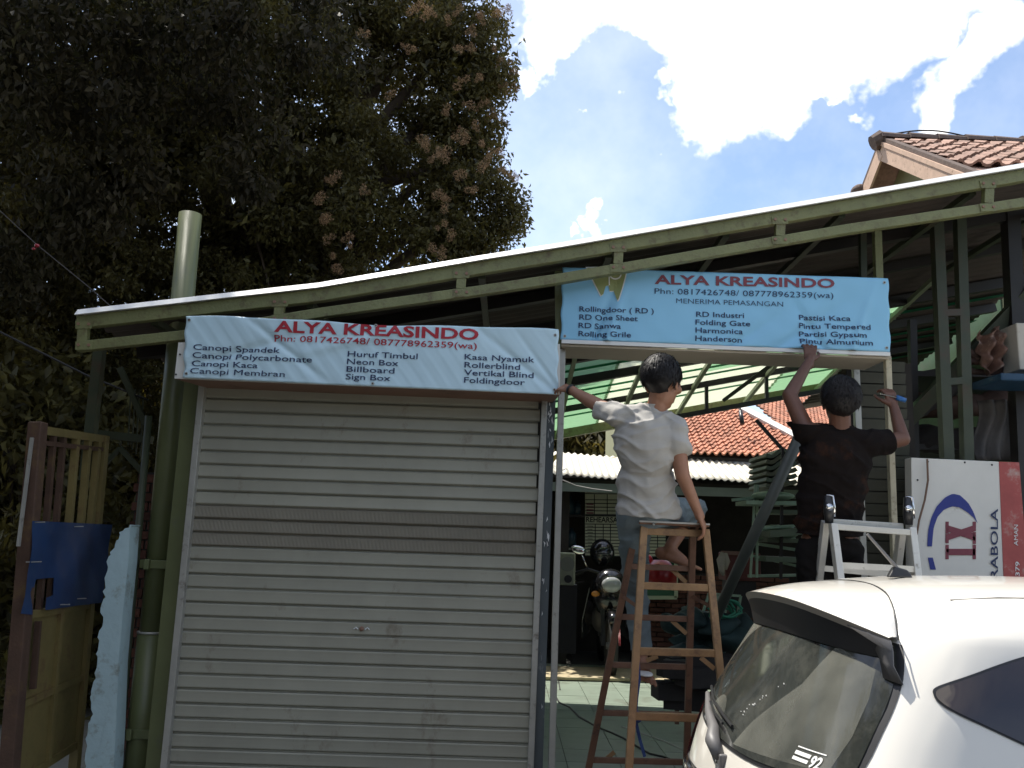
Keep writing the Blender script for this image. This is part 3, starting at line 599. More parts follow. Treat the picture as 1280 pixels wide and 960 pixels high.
# rehearsal schedule board
BY = 12.35
sb = thing('schedule_board', 'white schedule board with black grid headed REHEARSAL behind the motorcycle', 'board', P(780, 700, BY))
bl, br_, tp, bt = 731.5, 832, 614, 694
b = MB(); b.prism([P(bl, bt, BY), P(br_, bt+2, BY), P(br_, tp+2, BY), P(bl, tp, BY)], (0, .03, 0)); b.build('panel', mat('cream_board', (.60, .60, .44), .6, var=.05), sb)
def seg(x0, y0, x1, y1, w=.012, m=BLKPR, nm='grid_line'):
    return B(nm, m, sb, (P(x0, y0, BY)+Vector((0, -.003, 0)), P(x1, y1, BY)+Vector((0, -.003, 0)), w, .003))
for i in range(6): seg(bl, 620+i*4.6-(3 if i == 0 else 0), br_, 621+i*4.6-(3 if i == 0 else 0))
for i in range(11): seg(bl, 655+i*4.0, br_, 656+i*4.0)
for x in (743, 759, 775, 791, 807, 822): seg(x, 618, x, 643)
for x in (744, 754, 763, 775, 787, 799, 811, 822): seg(x, 655, x, 694)
seg(bl, 644.5, br_, 645.5, .02)
flat_text('REHEARSAL', P(732.5, 652.5, BY), P(776, 653.3, BY), .075, (0, 0, 1), (0, -2, 0), BLKPR, sb, .02)
flat_text('SCHEDULE', P(735, 617.6, BY), P(776, 618.2, BY), .045, (0, 0, 1), (0, -2, 0), BLKPR, sb, .02) if False else None
for i in range(4):
    b = MB(); b.prism([P(733+k, 629+i*3.7+kk, BY)+Vector((0, -.002, 0)) for k, kk in ((0, 0), (9, .3), (9, 2.2), (0, 2))], (0, -.002, 0)); b.build('red_entry', MAROON, sb)
for i in range(9): seg(734+random.uniform(0, 1), 657.5+i*4, 740+random.uniform(0, 2), 657.8+i*4, .008, BLKPR, 'entry_mark')
# framed green panel + brick patch under it
gb = thing('green_framed_panel', 'dark green panel in a pale frame leaning low behind the wooden ladder', 'panel', P(830, 745, 12.3))
b = MB(); b.prism([P(805, 746, 12.3), P(844, 746, 12.3), P(844, 700, 12.3), P(805, 700, 12.3)], (0, .03, 0)); b.build('panel', mat('bottle_green', (.03, .12, .06), .4, var=.1), gb)
for a in ((805, 747, 846, 747), (845, 747, 845, 698)): B('frame', mat('pale_green_frame', (.4, .45, .3), .6), gb, (P(a[0], a[1], 12.28), P(a[2], a[3], 12.28), .05, .03))
lw = thing('low_brick_wall', 'low dark brick wall at the back right of the open bay', 'wall', P(880, 790, 12.6))
bmh = MB(); bmh.box((0, 0, 0), (.2, .1, .055)); bme2 = bmh.mesh('brick', BRICKM)
b = MB(); b.box((3.0, 12.72, .62), (2.3, .1, 1.24)); b.build('mortar_core', GROUT, lw)
for r in range(18):
    for k in range(10):
        o = bpy.data.objects.new('brick', bme2); o.location = Vector((1.98+k*.215+(.1 if r % 2 else 0), 12.66+random.uniform(-.008, .004), .035+r*.068))-lw.location; put(o, lw)
# shelf with dark containers left of the board
sh = thing('shelf_unit', 'dark shelf with blue-black jugs at the left of the schedule board', 'shelf', P(715, 760, 12.5))
for y in (645, 686, 727): B('shelf_board', mat('pale_shelf_edge', (.25, .25, .22), .6) if y == 686 else BLACKST, sh, (P(703, y, 12.5), P(730, y, 12.5), .03, .3))
DKBL = mat('dark_blue_plastic', (.015, .04, .055), .3, var=.2)
for x, y0, y1, r in ((707, 684, 662, .07), (714, 684, 660, .075), (712, 643, 620, .07), (721, 643, 626, .06)):
    a = P(x, y0, 12.42); c = P(x, y1, 12.42); b = MB(); b.tube([a, a.lerp(c, .7), a.lerp(c, .85), c], [r, r, r*.5, r*.4], 14); b.build('jug', DKBL, sh, smooth=True)
# white appliance
ap = thing('white_appliance', 'small white box appliance with a round dark dial at the left edge of the bay', 'appliance', P(708, 732, 9.0))
b = MB(); a = P(708.5, 711, 9.0); b.box(a, (.17, .12, .33)); b.build('body', mat('cream_casing', (.36, .35, .25), .5, var=.1), ap, bevel=.02)
b = MB(); b.tube([a+Vector((.0, -.07, .05)), a+Vector((.0, -.055, .05))], .075, 20); b.build('dial', mat('shaded_dial', (.25, .24, .2), .4), ap, smooth=False)
b = MB(); b.tube([a+Vector((.01, -.075, -.1)), a+Vector((.01, -.055, -.1))], .04, 16); b.build('knob', BLKPL, ap)
b = MB(); b.box(a+Vector((0, .1, -.5)), (.22, .25, .68)); b.build('stand', BLACKST, ap)
# wire under the eave
b = MB(); b.tube([P(703, 600, 11.0), P(720, 607, 11.0), P(740, 611, 11.0), P(765, 614, 11.0)], .008, 6); b.build('sagging_wire', mat('pale_wire', (.35, .33, .3), .6), label='thin pale wire sagging under the corrugated eave left of the seated man', cat='wire')

# ------------------------------------------------------------------ upper right house
H = thing('tiled_house', 'house with olive gable, faded pink bargeboards and red tile roof above the canopy', 'house', (4.9, 9.5, 0))
xg = 4.6
pk = Vector((xg, 10.0, 6.72)); fr_ = Vector((xg, 7.3, 6.72-2.7*.69)); bk = Vector((xg, 12.6, 6.72-2.6*.64))
u = Vector((1, .0, .0)); wf_ = (pk-fr_).normalized()
# front slope tiles, each its own object
tb = MB(); prof = [(0, .035), (.12, .055), (.28, .05), (.42, .014), (.62, 0), (.82, .006), (.95, .03), (1, .035)]; TW, TL_ = .20, .24
nrm = Vector((0, -.69, 1)).normalized()
vs = [Vector((a*TW*.99, 0, 0))+Vector((0, wf_.y, wf_.z))*d+nrm*(h+l) for d, l in ((0, .03), (TL_*1.15, -.002)) for a, h in prof]+[Vector((a*TW*.99, 0, 0))+nrm*(h-.002) for a, h in prof]
k = len(prof); tb.add(vs, [(q, q+1, k+q+1, k+q) for q in range(k-1)]+[(2*k+q, 2*k+q+1, q+1, q) for q in range(k-1)])
tme = tb.mesh('roof_tile', TILEO)
rowsn = int((pk-fr_).length/TL_)
for j in range(rowsn):
    for i in range(20 if j > 5 else 0):
        p = fr_+wf_*(j*TL_)+Vector((i*TW+.08, 0, .05))+nrm*random.uniform(0, .012)
        o = bpy.data.objects.new('roof_tile', tme); o.location = p-H.location; o.rotation_euler = (random.uniform(-.02, .02), random.uniform(-.02, .02), random.uniform(-.015, .015)); put(o, H)
def slab(name, pts, th, m): b = MB(); b.prism(pts, th); return b.build(name, m, H)
XE = 11.0
slab('roof', [fr_+Vector((.06, 0, 0)), pk+Vector((.06, 0, 0)), Vector((XE, pk.y, pk.z)), Vector((XE, fr_.y, fr_.z))], (0, 0, .04), TILEO)
slab('roof', [bk+Vector((.06, 0, 0)), pk+Vector((.06, 0, 0)), Vector((XE, pk.y, pk.z)), Vector((XE, bk.y, bk.z))], (0, 0, .07), TILEO)
# ridge caps
rm = MB()
vs = []
for t_ in (0, .38):
    for a in range(7):
        an = math.pi*a/6; rr = .13 if t_ == 0 else .105; vs.append(Vector((t_, math.cos(an)*rr, math.sin(an)*rr*.85)))
rm.add(vs, [(q, q+1, 8+q, 7+q) for q in range(6)]+[tuple(range(6, -1, -1))]); rme = rm.mesh('ridge_cap', RIDGE)
for i in range(17):
    o = bpy.data.objects.new('ridge_cap', rme); o.location = pk+Vector((-.05+i*.36, 0, .05+random.uniform(-.01, .012)))-H.location; o.rotation_euler = (0, random.uniform(-.03, .01), 0); put(o, H)
b = MB(); b.tube([pk+Vector((-.12, .02, .02)), pk+Vector((.0, 0, .08))], [.10, .12], 10); b.build('ridge_end', RIDGE, H)
b = MB(); c = bk.lerp(pk, .74); b.ell(c+Vector((-.04, .0, .1)), (.1, .14, .08)); b.build('mortar_lump', RIDGE, H)
def rake(a, c, w, d, m, name, dx, dz=0):
    return B(name, m, H, (a+Vector((dx, 0, dz)), c+Vector((dx, 0, dz)), w, d, (1, 0, 0)))
rake(fr_, pk, .20, .03, PINKW, 'bargeboard', -.02, -.10); rake(pk, bk, .20, .03, PINKW, 'bargeboard', -.025, -.10)
rake(fr_, pk, .09, .09, RIDGE, 'verge', .02, .055); rake(pk, bk, .09, .09, RIDGE, 'verge', .018, .055)
rake(fr_, pk, .05, .04, PINKW, 'verge_trim', -.03, .02)
slab('gable_wall', [Vector((4.9, 8.2, 0)), Vector((4.9, 11.35, 0)), Vector((4.9, 11.35, 5.75)), Vector((4.9, 10.0, 6.62)), Vector((4.9, 8.2, 5.38))], (.12, 0, 0), OLIVEW)
slab('wall', [Vector((5.02, 8.2, 0)), Vector((10.5, 8.2, 0)), Vector((10.5, 8.2, 5.4)), Vector((5.02, 8.2, 5.4))], (0, .12, 0), OLIVEW)
b = MB(); b.tube([pk+Vector((.1+i*.12, -.05, .12+.07*math.sin(i/8*math.pi))) for i in range(9)], .01, 6); b.build('loose_wire', CABLE, H)
slab('painted_dado', [Vector((4.885, 8.21, 0)), Vector((4.885, 11.34, 0)), Vector((4.885, 11.34, 4.6)), Vector((4.885, 8.21, 4.6))], (.012, 0, 0), mat('green_dado_paint', (.055, .11, .055), .85, var=.2, dirt=(.09, .09, .06), dirt_amt=.3))
# green painted low side wall
gw = MB(); gw.prism([(4.3, 6.2, 0), (4.3, 9.6, 0), (4.3, 9.6, 3.35), (4.3, 6.2, 2.95)], (.15, 0, 0)); gw.build('green_side_wall', mat('green_side_paint', (.07, .115, .065), .85, var=.15, dirt=(.16, .17, .12), dirt_amt=.3), label='green painted side wall at the right end of the canopy', cat='wall')

# ------------------------------------------------------------------ trees
def leaf_mesh(name, centres, size, m, droop=.5, fold=.25):
    n = len(centres); c = np.asarray(centres, dtype=np.float64)
    d = rng.normal(size=(n, 3)); d[:, 2] -= droop*1.6; d /= np.linalg.norm(d, axis=1)[:, None]
    r = rng.normal(size=(n, 3)); s = np.cross(d, r); s /= np.linalg.norm(s, axis=1)[:, None]; nn = np.cross(d, s)
    L_ = (size*rng.uniform(.6, 1.3, n))[:, None]; w = L_*rng.uniform(.17, .27, (n, 1))
    p0 = c; p1 = c+d*L_*.45+s*w+nn*L_*fold*.3; p2 = c+d*L_-nn*L_*.1; p3 = c+d*L_*.45-s*w+nn*L_*fold*.3
    V = np.stack([p0, p1, p2, p3], 1).reshape(-1, 3).astype(np.float32)
    me = bpy.data.meshes.new(name); me.vertices.add(4*n); me.vertices.foreach_set('co', V.ravel())
    idx = np.arange(4*n).reshape(n, 4); F = np.concatenate([idx[:, [0, 1, 2]], idx[:, [0, 2, 3]]], 1).reshape(-1)
    me.loops.add(6*n); me.loops.foreach_set('vertex_index', F.astype(np.int32)); me.polygons.add(2*n)
    me.polygons.foreach_set('loop_start', (np.arange(2*n)*3).astype(np.int32)); me.update(calc_edges=True); me.materials.append(m); return me
def crown(ells, nclump, per, spread, hollow=.55):
    w = np.array([e[1]**2.2 for e in ells]); w /= w.sum(); out = []; cl = []
    pick = rng.choice(len(ells), nclump, p=w)
    for k in pick:
        c, r = ells[k]; d = rng.normal(size=3); d /= np.linalg.norm(d); q = rng.uniform(hollow, 1)**.6
        cl.append(np.array(c)+d*r*q*np.array((1, 1, 1)))
    cl = np.array(cl)
    n = rng.integers(int(per*.5), int(per*1.5), nclump)
    for c, k in zip(cl, n):
        g_ = rng.normal(size=(k, 3)); g_ /= np.linalg.norm(g_, axis=1)[:, None]; out.append(c+g_*(rng.uniform(0, 1, (k, 1))**.45)*spread*1.75*np.array((1, 1, .8))*rng.uniform(.6, 1.15))
    return np.concatenate(out), cl
def pell(px, py, Y, r): return (tuple(P(px, py, Y)), r)
def limb(b, pts, r0, r1):
    n = len(pts); b.tube(pts, [r0+(r1-r0)*i/(n-1) for i in range(n)], 9)
def tree(name, label, cat, base, ells, nclump, per, spread, size, lm, trunk_r=.25, droop=.5, hollow=.55, group=None, extra=None, rim=None):
    t_ = thing(name, label, cat, base, group); off = np.array(base)
    pts, cl = crown(ells, nclump, per, spread, hollow)
    if rim is not None: pts = np.concatenate([pts]+[np.array(c)+np.clip(rng.normal(size=(520, 3)), -1.7, 1.7)*.13 for c in rim])
    me = leaf_mesh('crown', pts-off, size, lm, droop); o = bpy.data.objects.new('crown', me); put(o, t_, kind='stuff')
    if extra is not None:
        p2, c2 = crown(*extra[0]); me = leaf_mesh('drooping_foliage', p2-off, extra[1], extra[2], .9); put(bpy.data.objects.new('drooping_foliage', me), t_, kind='stuff')
    b = MB(); top = np.mean([e[0] for e in ells], 0); B0 = Vector(base); T = Vector(top)
    mid = B0.lerp(T, .5)+Vector((.15, .1, 0)); limb(b, [B0, B0.lerp(mid, .5)+Vector((.05, 0, 0)), mid, T], trunk_r, trunk_r*.45)
    b.build('trunk', BARK, t_, smooth=True)
    b = MB()
    for c, r in ells:
        c = Vector(c); s = B0.lerp(T, random.uniform(.45, .8)); m_ = s.lerp(c, .5)+Vector((random.uniform(-.2, .2), 0, random.uniform(0, .3))); limb(b, [s, m_, c], trunk_r*.4, .03)
        for _ in range(4):
            d = Vector(rng.normal(size=3)).normalized()*r*.9; limb(b, [c, c+d*.5+Vector((0, 0, .1)), c+d], .03, .008)
    b.build('limbs', BARK, t_, smooth=True, kind='stuff')
    return t_, cl
big = [pell(120, 40, 9, 2.3), pell(330, 40, 9.2, 1.9), pell(480, 90, 9.3, 1.22), pell(545, 20, 9.3, .72), pell(555, 110, 9.2, .62), pell(560, 185, 9.2, .50), pell(585, 258, 9.0, .62), pell(545, 285, 9.0, .62), pell(582, 200, 9.2, .36), pell(585, 95, 9.2, .42), pell(578, 40, 9.2, .48),
       pell(440, 250, 9.2, 1.25), pell(300, 250, 9.2, 1.7), pell(110, 270, 9, 2.0), pell(-60, 150, 9, 2.6), pell(400, -180, 9.5, 1.9), pell(560, -90, 9.5, .9), pell(120, -250, 9.5, 2.8), pell(400, 350, 9.4, .9), pell(150, 420, 9.6, 1.6), pell(-80, 420, 9.6, 2.0)]
near = [pell(60, 60, 6.4, .8), pell(230, 40, 6.6, .75), pell(380, 60, 7.0, .6), pell(130, 190, 6.6, .7), pell(20, 260, 6.6, .8), pell(300, 170, 6.9, .6)]
bt, cl = tree('flowering_tree', 'huge dark broadleaf tree with dry pinkish blossom clusters filling the upper left', 'tree', (-3.6, 9.8, 0), big, 2700, 230, .165, .064, LEAF, .34, .45, .35,
              extra=((near, 150, 90, .17, .2), .085, LEAFN), rim=[P(x, y, 8.9) for x, y in ((600, 20), (612, 60), (622, 92), (603, 130), (610, 160), (600, 190), (613, 215), (628, 240), (638, 262), (628, 285), (608, 302), (592, 318), (570, 325), (560, 300), (600, 260), (578, 230), (575, 170), (582, 110), (590, 40), (620, 105), (632, 275), (545, 335))])
# deep inner foliage keeps the crown from being see-through
inner, _ = crown([(c, r*.8) for c, r in big], 420, 85, .38, .0)
put(bpy.data.objects.new('inner_crown', leaf_mesh('inner_crown', inner-np.array(bt.location), .11, LEAF, .3)), bt, kind='stuff')
def blossom_mesh():
    n = 120; d = rng.normal(size=(n, 3)); d /= np.linalg.norm(d, axis=1)[:, None]; r = .085*rng.uniform(.55, 1, n)[:, None]*np.array((1, 1, .75)); return leaf_mesh('blossom_cluster', d*r, .026, FLOW, .0)
fmes = [blossom_mesh() for _ in range(4)]
cand = [(530, 180), (533, 172), (548, 193), (553, 194), (538, 200), (415, 225), (416, 320), (460, 240), (556, 140), (575, 100), (590, 60), (600, 95), (610, 130), (625, 108), (640, 92), (636, 115), (612, 145), (580, 170), (578, 178), (601, 130), (626, 150), (632, 215), (640, 218), (628, 195), (620, 190), (610, 205), (556, 255), (549, 240), (585, 238), (562, 298), (540, 310), (552, 320), (405, 275), (420, 335), (408, 300), (575, 10), (560, 20), (535, 15), (590, 35), (600, 20), (625, 15), (635, 10), (520, 10), (580, 130), (595, 155), (603, 180), (570, 60), (618, 60), (628, 75), (510, 60), (575, 215), (485, 120), (450, 40), (395, 250), (430, 300), (547, 285)]
allc = np.array([e[0] for e in big]); allr = np.array([e[1] for e in big])
for (x, y) in cand:
    best_ = 8.9
    for c, r in big:      # put the cluster just inside the near face of the crown on this sight line
        d = ray(x, y).normalized(); oc = EYE-Vector(c); bb = oc.dot(d); q = bb*bb-(oc.dot(oc)-(r+.12)**2)
        if q > 0: best_ = min(best_, (EYE+d*(-bb-math.sqrt(q))).y)
    for rep in range(random.choice((2, 3, 4))):
        o = bpy.data.objects.new('blossom_cluster', random.choice(fmes)); p = P(x+random.uniform(-9, 9)*(rep > 0), y+random.uniform(-8, 8)*(rep > 0), max(best_-.12, 7.4)); o.location = p-bt.location; s = random.uniform(.35, .72); o.scale = (s, s, s); o.rotation_euler = (random.uniform(0, 3), random.uniform(0, 3), 0); put(o, bt)
tree('shrub', 'dark leafy shrub behind the yellow gate at the far left', 'shrub', (-5.6, 8.0, 0), [pell(10, 560, 8.2, 1.1), pell(60, 700, 8.2, 1.1), pell(-40, 860, 8, 1.3), pell(90, 880, 8.4, 1.0)], 260, 90, .25, .13, LEAF, .08, .4, .2)
tree('understorey_tree', 'smaller dark tree between the pipe column and the gate under the big crown', 'tree', (-3.6, 12.2, 0), [pell(150, 520, 11.5, 1.6), pell(240, 620, 11.5, 1.6), pell(60, 540, 11.5, 1.7), pell(150, 760, 11.8, 1.8), pell(-60, 640, 12, 2.2), pell(330, 560, 12, 1.6), pell(430, 640, 12.4, 1.5), pell(560, 600, 12.5, 1.4)], 620, 90, .32, .17, LEAF, .15, .4, .1)
tree('distant_tree', 'small leafy tree seen under the canopy behind the corrugated eave', 'tree', (2.2, 21, 0), [pell(735, 560, 20, 1.2), pell(770, 545, 20.5, 1.2), pell(690, 555, 20.5, 1.3), pell(735, 600, 20, 1.4), pell(830, 540, 21, 1.3)], 240, 90, .28, .24, LEAF, .15, .4, .2)
# telephone wires at the far left
b = MB(); b.tube([P(-30, 400, 5.4), P(40, 435, 5.5), P(110, 470, 5.6), P(185, 500, 5.6)], .007, 6); b.build('overhead_wire', CABLE, label='thin dark wire slanting down to the bracket frame at far left', cat='wire')
w2 = thing('overhead_wire', 'thin wire with a small red tag crossing the dark tree at left', 'wire', P(45, 308, 6.0))
b = MB(); b.tube([P(-20, 245, 6), P(45, 305, 6), P(110, 358, 6.0), P(175, 415, 6)], .004, 6); b.build('wire', mat('grey_wire', (.08, .07, .065), .6), w2)
b = MB(); b.ell(P(46, 307, 5.99), (.02, .012, .016)); b.ell(P(42, 311, 5.99), (.014, .01, .01)); b.build('red_tag', RED, w2, smooth=True)

# ------------------------------------------------------------------ unseen trees and wall added behind the camera to block sky light
tree('added_shade_tree', 'broad unseen tree added left of and behind the camera to darken the left side', 'tree', (-6.5, -2.5, 0), [((-6.5, -1.5, 6.2), 2.5), ((-7.5, 2.5, 7.0), 2.6), ((-8.5, -4, 6.5), 2.8), ((-5.6, 1.4, 7.0), 1.6), ((-5.2, 2.8, 3.3), 1.7), ((-4.3, .4, 4.3), 1.6), ((-5.9, 4.4, 2.4), 1.5), ((-5, -1.5, 3), 2)], 800, 90, .38, .2, LEAF, .3, .3, .3)  # low crowns shaped to cover the sky and darken the left side
tree('added_shade_tree', 'second unseen tree added across the street behind the camera to block sky light', 'tree', (1.5, -11, 0), [((0, -12.5, 4.2), 2.4), ((4, -13, 4.6), 2.6), ((-4, -13, 4.6), 2.5), ((8.5, -13, 4.6), 2.6)], 330, 80, .5, .26, LEAF, .3, .3, .3)
ow = MB(); ow.box((0, -14.5, 1.4), (60, .25, 2.8)); ow.build('added_shade_wall', mat('weathered_shade_wall', (.22, .21, .18), .9, var=.2, dirt=(.1, .1, .08), dirt_amt=.3, dscale=1.5), label='long weathered wall added unseen across the street to cut sky light', cat='wall')

# ------------------------------------------------------------------ ladders
wl = thing('wooden_stepladder', 'orange brown stepladder the man in grey sits on', 'stepladder', P(835, 1060, 4.5))
def bars(par, m, name, *pp, w=.04, d=.03):
    for a, c in pp: B(name, m, par, (a, c, w, d), bevel=.003)
fB = (P(805, 657, 4.40), P(779, 1075, 4.16)); fC = (P(882, 662, 4.40), P(925, 1085, 4.16))
rA = (P(796, 655, 4.50), P(722, 1030, 4.95)); rD = (P(866, 660, 4.50), P(856, 1035, 4.95))
bars(wl, ORG, 'leg', fB, fC, w=.036); bars(wl, ORGD, 'leg', rA, rD, w=.034)
def aty(ln, y):   # point on a leg at picture height y
    a, c = ln; lo, hi = 0, 1
    for _ in range(30):
        m_ = (lo+hi)/2; q = a.lerp(c, m_); d = q-EYE; yy = 480-FPX*d.dot(CU)/d.dot(CF)
        if yy < y: lo = m_
        else: hi = m_
    return a.lerp(c, lo)
o_ = Vector((0, .006, 0))
for yl, yr in ((664, 667), (732, 735), (814, 817), (895, 899), (1000, 1004)): B('step', ORG, wl, (aty(fB, yl)+o_, aty(fC, yr)+o_, .036, .028), bevel=.003)
for yl, yr in ((708, 711), (771, 774), (831, 834), (891, 894), (950, 953)): B('rung', ORGD, wl, (aty(rA, yl)+o_, aty(rD, yr)+o_, .030, .022), bevel=.003)
for a, c in (((840, 712), (858, 728)), ((840, 776), (858, 792)), ((822, 820), (808, 826)), ((876, 822), (893, 836)), ((756, 950), (768, 940))):
    yb_ = 4.88 if a[1] > 900 else (4.30 if a[0] > 870 else 4.58 + (a[1]-712)*.001); B('corner_brace', ORG, wl, (P(*a, yb_), P(*c, yb_), .022, .01))
b = MB(); t0, t1 = P(799, 655, 4.36), P(887, 659, 4.36); b.prism([t0, t1, t1+Vector((-.02, .2, 0)), t0+Vector((0.0, .2, 0))], (0, 0, .018)); b.build('top_board', ORGD, wl, bevel=.003)
B('top_metal_strip', RAIL, wl, (t0+Vector((0, -.006, .014)), t1+Vector((0, -.006, .014)), .008, .006))
for f in ((0.2, 0), (.9, 0)): c = t0.lerp(t1, f[0])+Vector((0, -.008, .0)); b = MB(); b.ell(c, .006); b.build('nail', RAIL, wl)
for x0 in (-.0,): B('spreader', ORGD, wl, (aty(fC, 760), aty(rD, 745), .018, .006)); B('spreader', ORGD, wl, (aty(fB, 760), aty(rA, 745), .018, .006))
# blue strap hanging from the ladder
b = MB(); sp = [P(797, 812, 4.6), P(799, 850, 4.58), P(796, 872, 4.57), P(794, 898, 4.58), P(800, 925, 4.6), P(806, 946, 4.58)]
for a, c in zip(sp[:-1], sp[1:]): b.bar(a, c, .016, .003)
b.ell(P(797, 896, 4.57), (.025, .015, .03)); b.build('blue_strap', BLUECL, label='thin blue strap dangling below the left foot of the seated man', cat='strap')

al = thing('aluminium_stepladder', 'scuffed aluminium folding stepladder behind the white car, with black hinges', 'stepladder', P(1085, 1000, 4.5))
FL = (P(1041, 655, 4.36), P(1064, 800, 4.22), P(1085, 1010, 4.12)); FR = (P(1139, 660, 4.36), P(1158, 800, 4.22), P(1180, 1015, 4.12))
RL = (P(1032, 652, 4.46), P(1014, 800, 4.75), P(990, 1000, 4.98)); RR = (P(1127, 662, 4.46), P(1109, 800, 4.75), P(1085, 1000, 4.98))
for q in (FL, FR, RL, RR):
    B('leg', ALU, al, (q[0], q[1], .034, .05), (q[1], q[2], .034, .05)) if False else B('leg', ALU, al, (q[0], q[2].lerp(q[2], 1), .034, .05), bevel=.004)
def lp(q, t): return q[0].lerp(q[2], t)
for t_ in (.16, .36, .56, .76, .95):
    B('rung', ALU, al, (lp(FL, t_)+Vector((.01, 0, 0)), lp(FR, t_)+Vector((-.01, 0, 0)), .03, .03))
    B('rung', ALU, al, (lp(RL, t_)+Vector((.01, 0, 0)), lp(RR, t_)+Vector((-.01, 0, 0)), .03, .03))
for (a, c, Y) in (((1038, 658), (1142, 666), 4.35), ((1036, 652), (1128, 658), 4.42)): B('top_rail', ALU, al, (P(*a, Y), P(*c, Y), .03, .03), bevel=.003)
for (x, y) in ((1035, 636), (1134, 638)):
    h_ = MB(); a = P(x, y+18, 4.40); c = P(x-1, y-16, 4.40); h_.tube([a+Vector((0, -.015, 0)), a.lerp(c, .4)+Vector((0, -.015, 0)), c+Vector((0, -.015, 0))], [.020, .026, .020], 10)
    h_.tube([a+Vector((.022, .02, 0)), c+Vector((.018, .02, -.02))], .014, 8); h = h_.build('hinge', BLKPL, al, smooth=True)
    b = MB(); m_ = P(x+1, y-2, 4.37); b.tube([m_, m_+Vector((0, -.012, 0))], .018, 12); b.tube([P(x-2, y-17, 4.38), P(x+6, y-16, 4.37), P(x+8, y-2, 4.37), P(x+8, y+10, 4.37)], .007, 6); b.build('hinge_pin', CHROME, h, smooth=True)

# ------------------------------------------------------------------ people
def remeshed(mb, voxel, smooth_it=4, name='b'):
    o = bpy.data.objects.new(name, mb.mesh(name, SKIN)); COL.objects.link(o)
    r = o.modifiers.new('r', 'REMESH'); r.mode = 'VOXEL'; r.voxel_size = voxel
    if smooth_it: s = o.modifiers.new('s', 'SMOOTH'); s.iterations = smooth_it; s.factor = .5
    me = evaluated(o); bpy.data.objects.remove(o); return me
def caps(b, p, q, r0, r1, n=14):
    p = Vector(p); q = Vector(q); ps = []; rs = []; L_ = (q-p).length; d = (q-p)/max(L_, 1e-6)
    for a in (90, 65, 40, 18): ps.append(p-d*r0*math.sin(rad(a))); rs.append(max(r0*math.cos(rad(a)), r0*.03))
    for t_ in (0, .33, .66, 1): ps.append(p.lerp(q, t_)); rs.append(r0+(r1-r0)*t_)
    for a in (18, 40, 65, 90): ps.append(q+d*r1*math.sin(rad(a))); rs.append(max(r1*math.cos(rad(a)), r1*.03))
    b.tube(ps, rs, n)
def frame(y, z):
    y = Vector(y).normalized(); z = Vector(z); z = (z-y*z.dot(y)).normalized(); x = y.cross(z); return Matrix((x, y, z)).transposed()
def hand(b, w, fwd, back, side, curl, s=1.0, spread=.12):
    """wrist w, fwd along the fingers, back = out of the back of the hand, side=+1 thumb on +x (fwd x back)"""
    M = frame(fwd, back); w = Vector(w); T = lambda x, y, z: w+M @ Vector((x*s, y*s, z*s))
    caps(b, T(0, -.03, 0), T(0, .02, 0), .025*s, .026*s)
    for x in (-.028, -.010, .010, .028): caps(b, T(x*.7, .015, 0), T(x, .078, .002), .013*s, .0115*s, 8)
    for i, (x, L_) in enumerate(((-.032, .062), (-.011, .076), (.011, .080), (.032, .070))):
        x *= side; p = T(x, .08, .001); a = 0; r = .0092*s; sp = x*spread/.03
        for k, f in enumerate((.45, .32, .23)):
            a += curl*(.75, 1.0, .8)[k]; d = M @ Vector((sp*.35, math.cos(a), -math.sin(a))); q = p+d.normalized()*L_*f*s; caps(b, p, q, r, r*.92, 8); p = q; r *= .93
    p = T(.026*side, .018, -.004); q = T(.052*side, .048, -.018); caps(b, p, q, .0135*s, .0115*s, 8); q2 = q+(M @ Vector((.008*side, .026, -.014-.01*curl)))*s; caps(b, q, q2, .011*s, .0095*s, 8)
    caps(b, q2, q2+(M @ Vector((-.004*side, .02, -.008-.012*curl)))*s, .0095*s, .0082*s, 8)
def foot(b, ankle, fwd, s=1.0):
    M = frame(fwd, (0, 0, 1)); a = Vector(ankle); T = lambda x, y, z: a+M @ Vector((x*s, y*s, z*s))
    b.ell(T(0, -.035, -.045), (.034*s, .042*s, .036*s), M); caps(b, T(0, 0, -.02), T(0, .08, -.05), .038*s, .03*s); caps(b, T(-.012, .0, -.05), T(-.02, .13, -.062), .026*s, .022*s); caps(b, T(.014, .0, -.05), T(.024, .125, -.064), .026*s, .02*s)
    for i, (x, L_) in enumerate(((-.034, .05), (-.014, .048), (.002, .042), (.017, .036), (.031, .030))): caps(b, T(x, .135-.006*i, -.064), T(x*1.1, .135+L_-.01*i, -.070), (.0135 if i == 0 else .0095)*s, (.011 if i == 0 else .008)*s, 8)
